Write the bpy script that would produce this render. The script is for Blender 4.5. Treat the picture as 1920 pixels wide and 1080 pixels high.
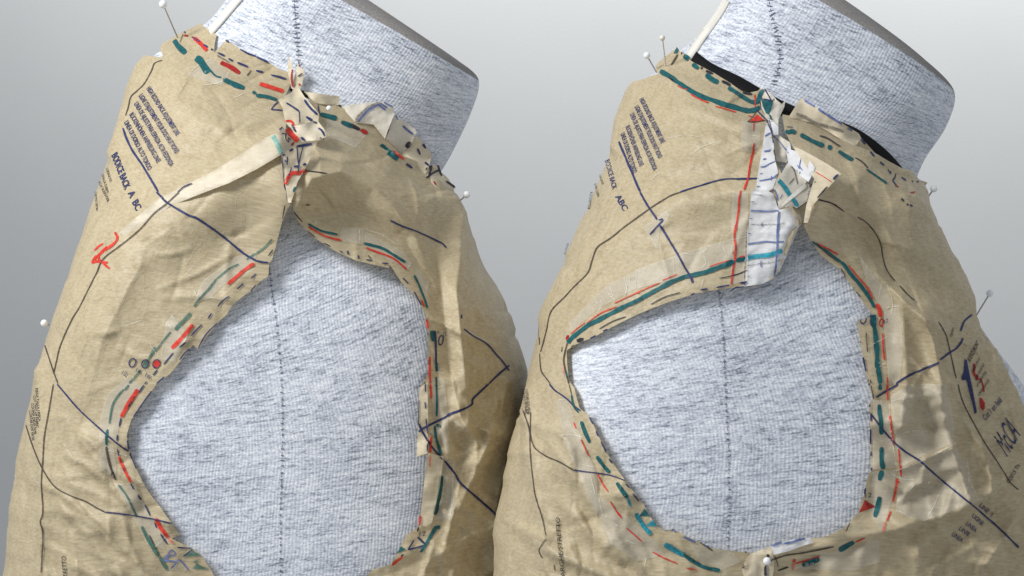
import bpy, math, random
import numpy as np
from mathutils import Vector, Matrix
from mathutils.bvhtree import BVHTree
from mathutils.geometry import delaunay_2d_cdt, barycentric_transform

for o in list(bpy.data.objects):
    bpy.data.objects.remove(o)
random.seed(7)
rng = np.random.default_rng(7)
scene = bpy.context.scene
COL = scene.collection

# ------------------------------------------------------------------ camera
F = 3670.0                      # focal length in photo pixels (1920 wide)
PITCH = math.radians(18)
EYE = Vector((0, 0, 1.55))
ROT = Matrix.Rotation(-PITCH, 3, 'X')
ROTN = np.array(ROT)
EYEN = np.array(EYE)
cam = bpy.data.cameras.new('camera')
cam.sensor_width = 36
cam.lens = F / 1920 * 36
cam.clip_start = 0.05
cam.clip_end = 50
camo = bpy.data.objects.new('camera', cam)
camo.location = EYE
camo.rotation_euler = (math.pi / 2 - PITCH, 0, 0)
COL.objects.link(camo)
scene.camera = camo

# ------------------------------------------------------------------ light
world = bpy.data.worlds.new('World')
scene.world = world
world.use_nodes = True
world.node_tree.nodes['Background'].inputs[0].default_value = (0.94, 0.97, 1.0, 1)
world.node_tree.nodes['Background'].inputs[1].default_value = 0.46


def area(name, loc, target, size, power, color, spread=180):
    l = bpy.data.lights.new(name, 'AREA')
    l.shape = 'RECTANGLE'
    l.size, l.size_y = size
    l.energy = power
    l.spread = math.radians(spread)
    l.color = color
    o = bpy.data.objects.new(name, l)
    o.location = loc
    o.rotation_euler = (Vector(target) - Vector(loc)).to_track_quat('-Z', 'Y').to_euler()
    COL.objects.link(o)
    return o


area('window_light', (-1.18, 0.64, 2.42), (-0.02, 1.15, 1.15), (0.45, 0.6), 4.3, (1.0, 0.985, 0.965), 62)
area('added_wall_wash', (0.5, 2.05, 1.5), (0.47, 2.37, 1.02), (2.4, 0.15), 11, (1.0, 0.99, 0.98))  # added wash lamp just above the view, brightens the upper wall

scene.view_settings.view_transform = 'Standard'
scene.view_settings.look = 'None'
scene.view_settings.exposure = 0
scene.view_settings.gamma = 1
scene.view_settings.use_curve_mapping = False


# ------------------------------------------------------------------ helpers
def to_world(v):
    """view-aligned modelling frame (x right, y away, z up) -> upright world"""
    return np.asarray(v, float) @ ROTN.T + EYEN


def ray(px, py):
    return np.array([(px - 960) / F, 1.0, (540 - py) / F])


def project(v):
    return 960 + v[..., 0] / v[..., 1] * F, 540 - v[..., 2] / v[..., 1] * F


def new_mesh(name, verts, faces, mat, parent=None, uv=None, smooth=True, solid=0.0):
    me = bpy.data.meshes.new(name)
    me.from_pydata([tuple(p) for p in to_world(verts)], [], [tuple(int(i) for i in f) for f in faces])
    if smooth:
        me.polygons.foreach_set('use_smooth', [True] * len(me.polygons))
    if uv is not None:
        layer = me.uv_layers.new(name='UVMap')
        idx = np.empty(len(me.loops), np.int32)
        me.loops.foreach_get('vertex_index', idx)
        layer.data.foreach_set('uv', np.asarray(uv, np.float32)[idx].ravel())
    me.materials.append(mat)
    me.update()
    o = bpy.data.objects.new(name, me)
    COL.objects.link(o)
    if parent is not None:
        o.parent = parent
        o.matrix_parent_inverse = parent.matrix_basis.inverted()
    if solid:
        m = o.modifiers.new('thickness', 'SOLIDIFY')
        m.thickness = solid
        m.offset = 0
    return o


def thing(name, loc, label, cat, group=None):
    o = bpy.data.objects.new(name, None)
    o.empty_display_size = 0.05
    o.location = loc
    COL.objects.link(o)
    o['label'] = label
    o['category'] = cat
    if group:
        o['group'] = group
    return o


def smooth01(x):
    x = np.clip(x, 0, 1)
    return x * x * (3 - 2 * x)


_perm = rng.permutation(512)
_grad = rng.normal(size=(512, 2))
_grad /= np.linalg.norm(_grad, axis=1)[:, None]


def noise2(x, y):
    xi = np.floor(x).astype(int)
    yi = np.floor(y).astype(int)
    xf, yf = x - xi, y - yi

    def g(ix, iy):
        h = _perm[(_perm[ix & 511] + iy) & 511]
        return _grad[h]
    u = xf * xf * xf * (xf * (xf * 6 - 15) + 10)
    v = yf * yf * yf * (yf * (yf * 6 - 15) + 10)

    def d(ix, iy, dx, dy):
        gg = g(ix, iy)
        return gg[..., 0] * dx + gg[..., 1] * dy
    a = d(xi, yi, xf, yf)
    b = d(xi + 1, yi, xf - 1, yf)
    c = d(xi, yi + 1, xf, yf - 1)
    e = d(xi + 1, yi + 1, xf - 1, yf - 1)
    return (a * (1 - u) + b * u) * (1 - v) + (c * (1 - u) + e * u) * v


def catmull(vals, s):
    vals = np.asarray(vals, float)
    n = len(vals)
    i = np.clip(np.floor(s).astype(int), 0, n - 2)
    t = s - i
    p0 = vals[np.clip(i - 1, 0, n - 1)]
    p1 = vals[i]
    p2 = vals[i + 1]
    p3 = vals[np.clip(i + 2, 0, n - 1)]
    return 0.5 * (2 * p1 + (p2 - p0) * t + (2 * p0 - 5 * p1 + 4 * p2 - p3) * t * t + (3 * p1 - p0 - 3 * p2 + p3) * t ** 3)


def densify(pts, step):
    pts = np.asarray(pts, float)
    out = [pts[0]]
    for a, b in zip(pts[:-1], pts[1:]):
        n = max(1, int(math.ceil(np.linalg.norm((b - a)[:2]) / step)))
        for k in range(1, n + 1):
            out.append(a + (b - a) * k / n)
    return np.array(out)


def spline(pts, step):
    """rounded polyline"""
    pts = np.asarray(pts, float)
    if len(pts) < 3:
        return densify(pts, step)
    L = np.linalg.norm(np.diff(pts[:, :2], axis=0), axis=1).sum()
    n = max(len(pts) * 2, int(L / step))
    s = np.linspace(0, len(pts) - 1, n)
    return np.stack([catmull(pts[:, k], s) for k in range(pts.shape[1])], 1)


def inside(poly, x, y):
    r = np.zeros(x.shape, bool)
    n = len(poly)
    j = n - 1
    for i in range(n):
        xi, yi = poly[i]
        xj, yj = poly[j]
        c = ((yi > y) != (yj > y))
        with np.errstate(divide='ignore', invalid='ignore'):
            r ^= c & (x < (xj - xi) * (y - yi) / (yj - yi + 1e-30) + xi)
        j = i
    return r


def seg_dist(poly, x, y):
    """distance to a polyline, plus the fraction index and side of the nearest point"""
    best = np.full(x.shape, 1e9)
    par = np.zeros(x.shape)
    side = np.zeros(x.shape)
    for i in range(len(poly) - 1):
        ax, ay = poly[i][:2]
        bx, by = poly[i + 1][:2]
        dx, dy = bx - ax, by - ay
        L2 = dx * dx + dy * dy + 1e-9
        t = np.clip(((x - ax) * dx + (y - ay) * dy) / L2, 0, 1)
        ex, ey = x - ax - t * dx, y - ay - t * dy
        d = np.hypot(ex, ey)
        m = d < best
        best = np.where(m, d, best)
        par = np.where(m, i + t, par)
        side = np.where(m, np.sign(dx * ey - dy * ex), side)
    return best, par, side


def fill(poly, spacing):
    """triangulate a 2-D outline with evenly spread inner points"""
    poly = np.asarray(poly, float)
    x0, y0 = poly.min(0)
    x1, y1 = poly.max(0)
    gx = np.arange(x0 + spacing / 2, x1, spacing)
    gy = np.arange(y0 + spacing / 2, y1, spacing * 0.866)
    X, Y = np.meshgrid(gx, gy)
    X = X + (np.arange(len(gy)) % 2)[:, None] * spacing / 2
    X = X.ravel()
    Y = Y.ravel()
    if len(X):
        k = inside(poly, X, Y)
        X, Y = X[k], Y[k]
        if len(X):
            d, _, _ = seg_dist(np.vstack([poly, poly[:1]]), X, Y)
            k = d > spacing * 0.45
            X, Y = X[k], Y[k]
    pts = [Vector(p) for p in poly] + [Vector(p) for p in zip(X, Y)]
    n = len(poly)
    r = delaunay_2d_cdt(pts, [(i, (i + 1) % n) for i in range(n)], [], 1, 1e-9)
    v = np.array([(p.x, p.y) for p in r[0]])
    f = np.array([t for t in r[2] if len(t) == 3], int)
    c = v[f].mean(1)
    f = f[inside(poly, c[:, 0], c[:, 1])]
    return v, f


# close-up windows used while measuring the photograph: origin x, y and pixels per unit
REG = {'L1': (0, 0, 3), 'L2': (480, 0, 3), 'L3': (0, 360, 3), 'L4': (480, 360, 3), 'L5': (0, 720, 3), 'L6': (480, 720, 3),
       'R1': (960, 0, 3), 'R2': (1440, 0, 3), 'R3': (960, 360, 3), 'R4': (1440, 360, 3), 'R5': (960, 720, 3), 'R6': (1440, 720, 3),
       'Ra': (1380, 140, 6.545), 'Rb': (1380, 280, 6.545), 'Rc': (1360, 420, 7.2), 'Rf': (1760, 580, 9), 'Rg': (1760, 690, 4.5),
       'Rh': (1360, 990, 8), 'La': (500, 90, 7.2), 'Lb': (480, 230, 6), 'P': (0, 0, 1)}


def pts(s):
    """'L3 10,20 30,40 L4 5,6' -> photo pixels"""
    out = []
    reg = REG['P']
    for tok in s.split():
        if tok in REG:
            reg = REG[tok]
            continue
        q = [float(a) for a in tok.split(',')]
        out.append([reg[0] + q[0] / reg[2], reg[1] + q[1] / reg[2]] + q[2:])
    return out


# ------------------------------------------------------------------ materials
def mat(name):
    m = bpy.data.materials.new(name)
    m.use_nodes = True
    nt = m.node_tree
    for n in list(nt.nodes):
        nt.nodes.remove(n)
    out = nt.nodes.new('ShaderNodeOutputMaterial')
    return m, nt, out


def N(nt, kind, **kw):
    n = nt.nodes.new(kind)
    for k, v in kw.items():
        if k.startswith('i_'):
            key = k[2:]
            key = int(key) if key.isdigit() else key.replace('_', ' ')
            n.inputs[key].default_value = v
        else:
            setattr(n, k, v)
    return n


def ramp(nt, stops):
    n = nt.nodes.new('ShaderNodeValToRGB')
    cr = n.color_ramp
    while len(cr.elements) < len(stops):
        cr.elements.new(0.5)
    for e, (p, c) in zip(cr.elements, stops):
        e.position = p
        e.color = (c[0], c[1], c[2], 1)
    return n


def noise_node(nt, vec, scale, detail=3, rough=0.55):
    n = N(nt, 'ShaderNodeTexNoise', i_Scale=scale, i_Detail=detail, i_Roughness=rough)
    nt.links.new(vec, n.inputs['Vector'])
    return n.outputs['Fac']


def mapped(nt, scale, rot=(0, 0, 0)):
    tc = N(nt, 'ShaderNodeTexCoord')
    mp = N(nt, 'ShaderNodeMapping')
    mp.inputs['Scale'].default_value = scale
    mp.inputs['Rotation'].default_value = rot
    nt.links.new(tc.outputs['UV'], mp.inputs['Vector'])
    return mp.outputs['Vector']


def mixc(nt, fac, a, b, mode='MIX'):
    n = N(nt, 'ShaderNodeMix', data_type='RGBA', blend_type=mode)
    for sock, v in ((0, fac), (6, a), (7, b)):
        if hasattr(v, 'is_linked') or hasattr(v, 'links'):
            nt.links.new(v, n.inputs[sock])
        elif isinstance(v, (int, float)):
            n.inputs[sock].default_value = v
        else:
            n.inputs[sock].default_value = (*v, 1)
    return n.outputs[2]


def mth(nt, op, a, b=None):
    n = N(nt, 'ShaderNodeMath', operation=op)
    for i, v in enumerate((a, b)):
        if v is None:
            continue
        if hasattr(v, 'links'):
            nt.links.new(v, n.inputs[i])
        else:
            n.inputs[i].default_value = v
    return n.outputs[0]


def tissue_material(name, c0, c1, fibre, rough=0.5, transl=0.22, bump=0.35):
    m, nt, out = mat(name)
    fib = noise_node(nt, mapped(nt, (170, 900, 1), (0, 0, 0.5)), 1.0, 4, 0.6)
    fib2 = noise_node(nt, mapped(nt, (210, 700, 1), (0, 0, 2.0)), 1.0, 3, 0.6)
    cloud = noise_node(nt, mapped(nt, (85, 85, 1)), 1.0, 6, 0.72)
    fine = noise_node(nt, mapped(nt, (900, 900, 1)), 1.0, 3, 0.7)
    r = ramp(nt, [(0.30, c0), (0.62, c1), (0.76, fibre)])
    nt.links.new(cloud, r.inputs[0])
    f = mth(nt, 'ADD', mth(nt, 'MULTIPLY', fib, 0.5), mth(nt, 'MULTIPLY', fib2, 0.5))
    rf = ramp(nt, [(0.40, (0, 0, 0)), (0.66, (1, 1, 1))])
    nt.links.new(f, rf.inputs[0])
    col = mixc(nt, mth(nt, 'MULTIPLY', rf.outputs[0], 0.55), r.outputs[0], fibre)
    rd = ramp(nt, [(0.30, (0.80, 0.78, 0.75)), (0.5, (1, 1, 1))])
    nt.links.new(fine, rd.inputs[0])
    col = mixc(nt, 0.4, col, rd.outputs[0], 'MULTIPLY')
    # crinkle relief
    wr = noise_node(nt, mapped(nt, (26, 150, 1), (0, 0, 0.8)), 1.0, 5, 0.5)
    vor = N(nt, 'ShaderNodeTexVoronoi', feature='DISTANCE_TO_EDGE', i_Scale=1.0)
    mpv = mapped(nt, (45, 30, 1), (0, 0, 0.4))
    warp = N(nt, 'ShaderNodeVectorMath', operation='ADD')
    nz = N(nt, 'ShaderNodeTexNoise', i_Scale=1.7, i_Detail=3)
    nt.links.new(mpv, nz.inputs['Vector'])
    nt.links.new(mpv, warp.inputs[0])
    nt.links.new(nz.outputs['Color'], warp.inputs[1])
    nt.links.new(warp.outputs[0], vor.inputs['Vector'])
    cre = ramp(nt, [(0.0, (1, 1, 1)), (0.035, (0, 0, 0))])
    nt.links.new(vor.outputs['Distance'], cre.inputs[0])
    h = mth(nt, 'ADD', wr, mth(nt, 'MULTIPLY', cre.outputs[0], 0.09))
    h = mth(nt, 'ADD', h, mth(nt, 'MULTIPLY', f, 0.25))
    b = N(nt, 'ShaderNodeBump', i_Strength=bump, i_Distance=0.003)
    nt.links.new(h, b.inputs['Height'])
    p = N(nt, 'ShaderNodeBsdfPrincipled', i_Roughness=rough)
    p.inputs['Specular IOR Level'].default_value = 0.42
    nt.links.new(col, p.inputs['Base Color'])
    nt.links.new(b.outputs[0], p.inputs['Normal'])
    t = N(nt, 'ShaderNodeBsdfTranslucent')
    nt.links.new(col, t.inputs[0])
    nt.links.new(b.outputs[0], t.inputs['Normal'])
    mx = N(nt, 'ShaderNodeMixShader', i_0=transl)
    nt.links.new(p.outputs[0], mx.inputs[1])
    nt.links.new(t.outputs[0], mx.inputs[2])
    nt.links.new(mx.outputs[0], out.inputs[0])
    return m


TISSUE = tissue_material('tan_tissue', (0.43, 0.34, 0.20), (0.56, 0.47, 0.30), (0.74, 0.67, 0.50), rough=0.5, bump=0.3)
FLAP = tissue_material('tan_tissue_flap', (0.62, 0.53, 0.375), (0.70, 0.62, 0.46), (0.8, 0.73, 0.57), bump=0.2)
WHITEP = tissue_material('white_tissue', (0.74, 0.76, 0.80), (0.80, 0.82, 0.85), (0.86, 0.87, 0.9), bump=0.25)
STRIP = tissue_material('folded_tissue_highlight', (0.64, 0.56, 0.42), (0.72, 0.65, 0.51), (0.82, 0.77, 0.65), bump=0.2)  # folded strip, paler: the highlight along the fold is put into its colour
CREAMP = tissue_material('cream_tissue', (0.72, 0.67, 0.56), (0.80, 0.75, 0.65), (0.86, 0.83, 0.76), bump=0.2)


def jersey_material():
    m, nt, out = mat('grey_heather_jersey')
    # long dark and light fibres along the courses, wales across
    s1 = noise_node(nt, mapped(nt, (85, 520, 1)), 1.0, 4, 0.65)
    s2 = noise_node(nt, mapped(nt, (330, 1050, 1)), 1.0, 3, 0.7)
    s3 = noise_node(nt, mapped(nt, (22, 60, 1)), 1.0, 3, 0.6)
    base = ramp(nt, [(0.37, (0.20, 0.22, 0.265)), (0.45, (0.475, 0.515, 0.59)), (0.52, (0.65, 0.69, 0.765)), (0.64, (0.87, 0.895, 0.94))])
    f = mth(nt, 'ADD', mth(nt, 'MULTIPLY', s1, 0.5), mth(nt, 'MULTIPLY', s2, 0.5))
    f = mth(nt, 'ADD', f, mth(nt, 'MULTIPLY', mth(nt, 'SUBTRACT', s3, 0.5), 0.22))
    nt.links.new(f, base.inputs[0])
    uv = mapped(nt, (1, 1, 1))
    sep = N(nt, 'ShaderNodeSeparateXYZ')
    nt.links.new(uv, sep.inputs[0])
    wob = noise_node(nt, mapped(nt, (60, 40, 1)), 1.0, 2)
    ph = mth(nt, 'ADD', mth(nt, 'MULTIPLY', sep.outputs[0], 2 * math.pi / 0.0020), mth(nt, 'MULTIPLY', wob, 14.0))
    wale = mth(nt, 'ADD', mth(nt, 'MULTIPLY', mth(nt, 'SINE', ph), 0.5), 0.5)
    rw = ramp(nt, [(0.0, (0.74, 0.75, 0.78)), (0.45, (1, 1, 1))])
    nt.links.new(wale, rw.inputs[0])
    msk = ramp(nt, [(0.35, (0.05,) * 3), (0.65, (0.5,) * 3)])
    nt.links.new(noise_node(nt, mapped(nt, (14, 18, 1)), 1.0, 2), msk.inputs[0])
    col = mixc(nt, msk.outputs[0], base.outputs[0], rw.outputs[0], 'MULTIPLY')
    sp = noise_node(nt, mapped(nt, (800, 800, 1)), 1.0, 2, 0.7)
    rs = ramp(nt, [(0.34, (0.70, 0.72, 0.76)), (0.46, (0.96, 0.96, 0.97)), (0.62, (1.1, 1.1, 1.1))])
    nt.links.new(sp, rs.inputs[0])
    col = mixc(nt, 0.85, col, rs.outputs[0], 'MULTIPLY')
    h = mth(nt, 'MULTIPLY', wale, 0.5)
    h = mth(nt, 'ADD', h, mth(nt, 'MULTIPLY', sp, 0.7))
    b = N(nt, 'ShaderNodeBump', i_Strength=0.4, i_Distance=0.0005)
    nt.links.new(h, b.inputs['Height'])
    p = N(nt, 'ShaderNodeBsdfPrincipled', i_Roughness=0.95)
    p.inputs['Specular IOR Level'].default_value = 0.1
    p.inputs['Sheen Weight'].default_value = 0.25
    p.inputs['Sheen Roughness'].default_value = 0.6
    nt.links.new(col, p.inputs['Base Color'])
    nt.links.new(b.outputs[0], p.inputs['Normal'])
    nt.links.new(p.outputs[0], out.inputs[0])
    return m


JERSEY = jersey_material()


def simple(name, color, rough=0.6, spec=0.3, var=0.12, scale=700, metal=0.0):
    m, nt, out = mat(name)
    tc = N(nt, 'ShaderNodeTexCoord')
    n = noise_node(nt, tc.outputs['Object'], scale, 3, 0.6)
    lo = tuple(c * (1 - var) for c in color)
    hi = tuple(min(1, c * (1 + var)) for c in color)
    r = ramp(nt, [(0.3, lo), (0.7, hi)])
    nt.links.new(n, r.inputs[0])
    p = N(nt, 'ShaderNodeBsdfPrincipled', i_Roughness=rough, i_Metallic=metal)
    p.inputs['Specular IOR Level'].default_value = spec
    nt.links.new(r.outputs[0], p.inputs['Base Color'])
    nt.links.new(p.outputs[0], out.inputs[0])
    return m


def ink(name, color, streak=0.35, alpha=0.0):
    """felt-pen or printed ink; a little of the paper shows through where alpha > 0"""
    m, nt, out = mat(name)
    tc = N(nt, 'ShaderNodeTexCoord')
    n = noise_node(nt, tc.outputs['Object'], 420, 4, 0.65)
    lo = tuple(c * (1 - streak) for c in color)
    hi = tuple(min(1, c * (1 + streak) + 0.01) for c in color)
    r = ramp(nt, [(0.32, lo), (0.68, hi)])
    nt.links.new(n, r.inputs[0])
    p = N(nt, 'ShaderNodeBsdfPrincipled', i_Roughness=0.6)
    p.inputs['Specular IOR Level'].default_value = 0.25
    nt.links.new(r.outputs[0], p.inputs['Base Color'])
    tr = N(nt, 'ShaderNodeBsdfTransparent')
    mx = N(nt, 'ShaderNodeMixShader')
    n2 = noise_node(nt, tc.outputs['Object'], 900, 3, 0.7)
    rr = ramp(nt, [(0.35, (alpha * 0.3,) * 3), (0.7, (min(1, alpha * 1.7),) * 3)])
    nt.links.new(n2, rr.inputs[0])
    nt.links.new(rr.outputs[0], mx.inputs[0])
    nt.links.new(p.outputs[0], mx.inputs[1])
    nt.links.new(tr.outputs[0], mx.inputs[2])
    nt.links.new(mx.outputs[0], out.inputs[0])
    return m


INK = {
    'teal': ink('teal_marker', (0.003, 0.095, 0.108), alpha=0.06),
    'green': ink('faded_green_marker', (0.055, 0.155, 0.125), alpha=0.28),
    'pteal': ink('pale_teal_marker', (0.25, 0.50, 0.44), alpha=0.25),
    'bteal': ink('bright_teal_marker', (0.01, 0.27, 0.36), alpha=0.12),
    'red': ink('red_marker', (0.60, 0.035, 0.02), alpha=0.12),
    'dred': ink('dark_red_marker', (0.36, 0.012, 0.012), alpha=0.12),
    'pink': ink('faded_red_marker', (0.72, 0.2, 0.15), alpha=0.45),
    'navy': ink('navy_print', (0.018, 0.028, 0.115), alpha=0.06),
    'blue': ink('blue_print', (0.10, 0.145, 0.34), alpha=0.15),
    'black': ink('black_print', (0.02, 0.018, 0.03), alpha=0.08),
    'brown': ink('brown_print', (0.06, 0.045, 0.038), alpha=0.2),
    'white': ink('white_tape_wrinkle', (0.78, 0.75, 0.66), alpha=0.5),
    'grey': ink('pencil_smudge', (0.13, 0.12, 0.11), alpha=0.5),
}
INK_NAME = {'teal': 'teal_marker_line', 'green': 'faded_green_marker_line', 'pteal': 'pale_teal_marker_line', 'bteal': 'bright_teal_marker_line',
            'red': 'red_marker_line', 'dred': 'dark_red_marker_line', 'pink': 'faded_red_marker_line', 'navy': 'navy_printed_line',
            'blue': 'blue_printed_line', 'black': 'black_printed_line', 'brown': 'brown_printed_line', 'grey': 'pencil_smudge', 'white': 'tape_wrinkle'}


def tape_material():
    m, nt, out = mat('matte_clear_tape')
    cl = noise_node(nt, mapped(nt, (120, 120, 1)), 1.0, 5, 0.65)
    r = ramp(nt, [(0.3, (0.62, 0.58, 0.48)), (0.7, (0.80, 0.77, 0.69))])
    nt.links.new(cl, r.inputs[0])
    b = N(nt, 'ShaderNodeBump', i_Strength=0.35, i_Distance=0.001)
    nt.links.new(cl, b.inputs['Height'])
    p = N(nt, 'ShaderNodeBsdfPrincipled', i_Roughness=0.42)
    p.inputs['Specular IOR Level'].default_value = 0.5
    nt.links.new(r.outputs[0], p.inputs['Base Color'])
    nt.links.new(b.outputs[0], p.inputs['Normal'])
    tr = N(nt, 'ShaderNodeBsdfTransparent')
    mx = N(nt, 'ShaderNodeMixShader', i_0=0.68)
    nt.links.new(p.outputs[0], mx.inputs[1])
    nt.links.new(tr.outputs[0], mx.inputs[2])
    nt.links.new(mx.outputs[0], out.inputs[0])
    return m


TAPE = tape_material()
CREASE = simple('tape_crease', (0.85, 0.83, 0.76), 0.45, 0.5)
STITCH = simple('dark_thread', (0.11, 0.125, 0.19), 0.9, 0.1)
BLACKTAPE = simple('black_ribbon', (0.006, 0.006, 0.007), 0.8, 0.2)
TWILL = simple('white_twill_tape', (0.72, 0.70, 0.65), 0.9, 0.1, 0.08, 1500)
FELT = simple('grey_felt_rim', (0.27, 0.26, 0.255), 1.0, 0.05, 0.22, 900)
PINHEAD = simple('white_pin_head', (0.86, 0.88, 0.9), 0.25, 0.5, 0.02)
PINIVORY = simple('ivory_pin_head', (0.78, 0.74, 0.66), 0.3, 0.5, 0.03)
STEEL = simple('pin_steel', (0.42, 0.40, 0.38), 0.35, 0.5, 0.1, 300, 0.6)

# ------------------------------------------------------------------ backdrop
wm, nt, out = mat('painted_wall')
tcw = N(nt, 'ShaderNodeTexCoord')
wn = noise_node(nt, tcw.outputs['Object'], 3.0, 5, 0.6)
wr_ = ramp(nt, [(0.3, (0.495, 0.508, 0.515)), (0.7, (0.52, 0.532, 0.538))])
nt.links.new(wn, wr_.inputs[0])
wp = N(nt, 'ShaderNodeBsdfPrincipled', i_Roughness=0.85)
wb = N(nt, 'ShaderNodeBump', i_Strength=0.15, i_Distance=0.001)
nt.links.new(noise_node(nt, tcw.outputs['Object'], 260, 3), wb.inputs['Height'])
nt.links.new(wb.outputs[0], wp.inputs['Normal'])
nt.links.new(wr_.outputs[0], wp.inputs['Base Color'])
nt.links.new(wp.outputs[0], out.inputs[0])
me = bpy.data.meshes.new('wall')
WX, WT = 1.9, 0.1
me.from_pydata([(-WX, 2.35, 0), (WX, 2.35, 0), (WX, 2.35, 2.6), (-WX, 2.35, 2.6),
                (-WX, 2.35 + WT, 0), (WX, 2.35 + WT, 0), (WX, 2.35 + WT, 2.6), (-WX, 2.35 + WT, 2.6)], [],
               [(0, 1, 2, 3), (5, 4, 7, 6), (3, 2, 6, 7), (1, 0, 4, 5), (1, 5, 6, 2), (4, 0, 3, 7)])
me.materials.append(wm)
wo = bpy.data.objects.new('wall', me)
wo['kind'] = 'structure'
COL.objects.link(wo)


# ------------------------------------------------------------------ a dress form
class Form:
    """torso lofted through sections; each section runs from a back point to a front point (photo pixels at the
    depth of the form's middle plane), with a half width towards each side, an exponent and a tilt"""

    def __init__(self, y0, rows):
        self.y0 = y0
        a = np.array(rows, float)
        k = y0 / F
        self.bx, self.bz = (a[:, 0] - 960) * k, (540 - a[:, 1]) * k
        self.fx, self.fz = (a[:, 2] - 960) * k, (540 - a[:, 3]) * k
        self.w, self.n, self.t = a[:, 4] / 100, a[:, 5], a[:, 6]
        self.inset = a[:, 7] / 1000
        self.K = len(a) - 1
        # the widest points, not the end points, make the outline: settle each body row to its measured width
        th = np.linspace(0.0, math.pi, 181)
        for _ in range(5):
            for r in range(6, self.K + 1):
                v = self.at(th, np.full_like(th, float(r)))
                px, _y = project(v)
                self.bx[r] += (a[r, 0] + 5 - px.min()) * k
                self.fx[r] += (a[r, 2] - 4 - px.max()) * k
        # lookup grid
        nt_, ns = 361, 40 * self.K + 1
        th = np.linspace(-0.35, math.pi + 0.35, nt_)
        s = np.linspace(0, self.K, ns)
        T, S = np.meshgrid(th, s)
        v = self.at(T.ravel(), S.ravel())
        self.gp = np.stack([T.ravel(), S.ravel()], 1)
        i = np.arange((ns - 1) * nt_).reshape(ns - 1, nt_)[:, :-1].ravel()
        tri = np.concatenate([np.stack([i, i + 1, i + nt_ + 1], 1), np.stack([i, i + nt_ + 1, i + nt_], 1)])
        self.tri = tri
        self.gv = [Vector(p) for p in v]
        self.bvh = BVHTree.FromPolygons(self.gv, tri.tolist())
        # arc length along the middle line, for an even parameter space
        mid = self.at(np.full(ns, math.pi / 2), s)
        self.sl = s
        self.al = np.concatenate([[0], np.cumsum(np.linalg.norm(np.diff(mid, axis=0), axis=1))])

    def at(self, th, s, inner=0.0):
        g = lambda q: catmull(q, s)
        bx, bz, fx, fz, w, n, t = map(g, (self.bx, self.bz, self.fx, self.fz, self.w, self.n, self.t))
        ins = g(self.inset) * inner
        hx, hz = (fx - bx) / 2, (fz - bz) / 2
        hl = np.hypot(hx, hz)
        kk = (hl - ins) / hl
        w = w - ins
        c, sn = np.cos(th), np.sin(th)
        e = 2 / n
        cc = np.sign(c) * np.abs(c) ** e
        ss = np.sign(sn) * np.abs(sn) ** e
        nx, nz = -hz / hl, hx / hl
        x = (bx + fx) / 2 + hx * kk * cc - nx * t * w * ss
        z = (bz + fz) / 2 + hz * kk * cc - nz * t * w * ss
        return np.stack([x, self.y0 - w * ss, z], -1)

    def trace(self, px, py):
        d = Vector(ray(px, py))
        h = self.bvh.ray_cast(Vector((0, 0, 0)), d)
        if h[0] is None:
            p = d * self.y0
            h = self.bvh.find_nearest(p)
        a, b, c = self.tri[h[2]]
        q = barycentric_transform(h[0], self.gv[a], self.gv[b], self.gv[c],
                                  Vector((*self.gp[a], 0)), Vector((*self.gp[b], 0)), Vector((*self.gp[c], 0)))
        return q.x, q.y

    def depth(self, px, py):
        d = Vector(ray(px, py))
        h = self.bvh.ray_cast(Vector((0, 0, 0)), d)
        return (h[0].y if h[0] is not None else self.y0 - 0.005)

    def uv(self, th, s):
        return np.stack([th * 0.16, np.interp(s, self.sl, self.al)], -1)

    def un_uv(self, q):
        return q[:, 0] / 0.16, np.interp(q[:, 1], self.al, self.sl)


def build_body(form, parent, seam_x, shear, rim):
    """jersey covered torso and neck plus the felt rim on top"""
    nth, ns = 320, 300
    s = np.linspace(1.03, form.K, ns)
    th = np.linspace(0, 2 * math.pi, nth + 1)
    T, S = np.meshgrid(th, s)
    v = form.at(T.ravel(), S.ravel(), 1.0)
    px, py = project(v)
    k = form.y0 / F
    # courses climb towards the front in the upper part of the arm area
    sl = shear(py)
    q = form.uv(T.ravel(), S.ravel())
    g3 = v.reshape(ns, nth + 1, 3)
    arc = np.concatenate([np.zeros((ns, 1)), np.cumsum(np.linalg.norm(np.diff(g3, axis=1), axis=2), axis=1)], 1)
    arc = arc - arc[:, nth // 4][:, None]
    uu = -arc.ravel()
    vv = -q[:, 1] - sl * (px - seam_x) * k
    uv = np.stack([uu - sl * 0.3 * vv, vv], 1)
    i = np.arange((ns - 1) * (nth + 1)).reshape(ns - 1, nth + 1)[:, :-1].ravel()
    f = np.stack([i, i + 1, i + nth + 2, i + nth + 1], 1).tolist()
    o = new_mesh('jersey_cover', v, f, JERSEY, parent, uv)
    # felt rim and top
    s2 = np.linspace(0, 1.05, 18)
    T2, S2 = np.meshgrid(th, s2)
    v2 = form.at(T2.ravel(), S2.ravel(), 1.0)
    nn = nth + 1
    ctr = v2[:nn].mean(0)
    rows = [v2]
    extra = []
    for r in (0.75, 0.4, 0.08):
        extra.append(ctr + (v2[:nn] - ctr) * r)
    vall = np.concatenate(extra[::-1] + rows)
    m = len(extra) + len(s2)
    i = np.arange((m - 1) * nn).reshape(m - 1, nn)[:, :-1].ravel()
    f = np.stack([i, i + 1, i + nn + 1, i + nn], 1).tolist()
    new_mesh('neck_rim', vall, f, FELT, parent)
    return o


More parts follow.
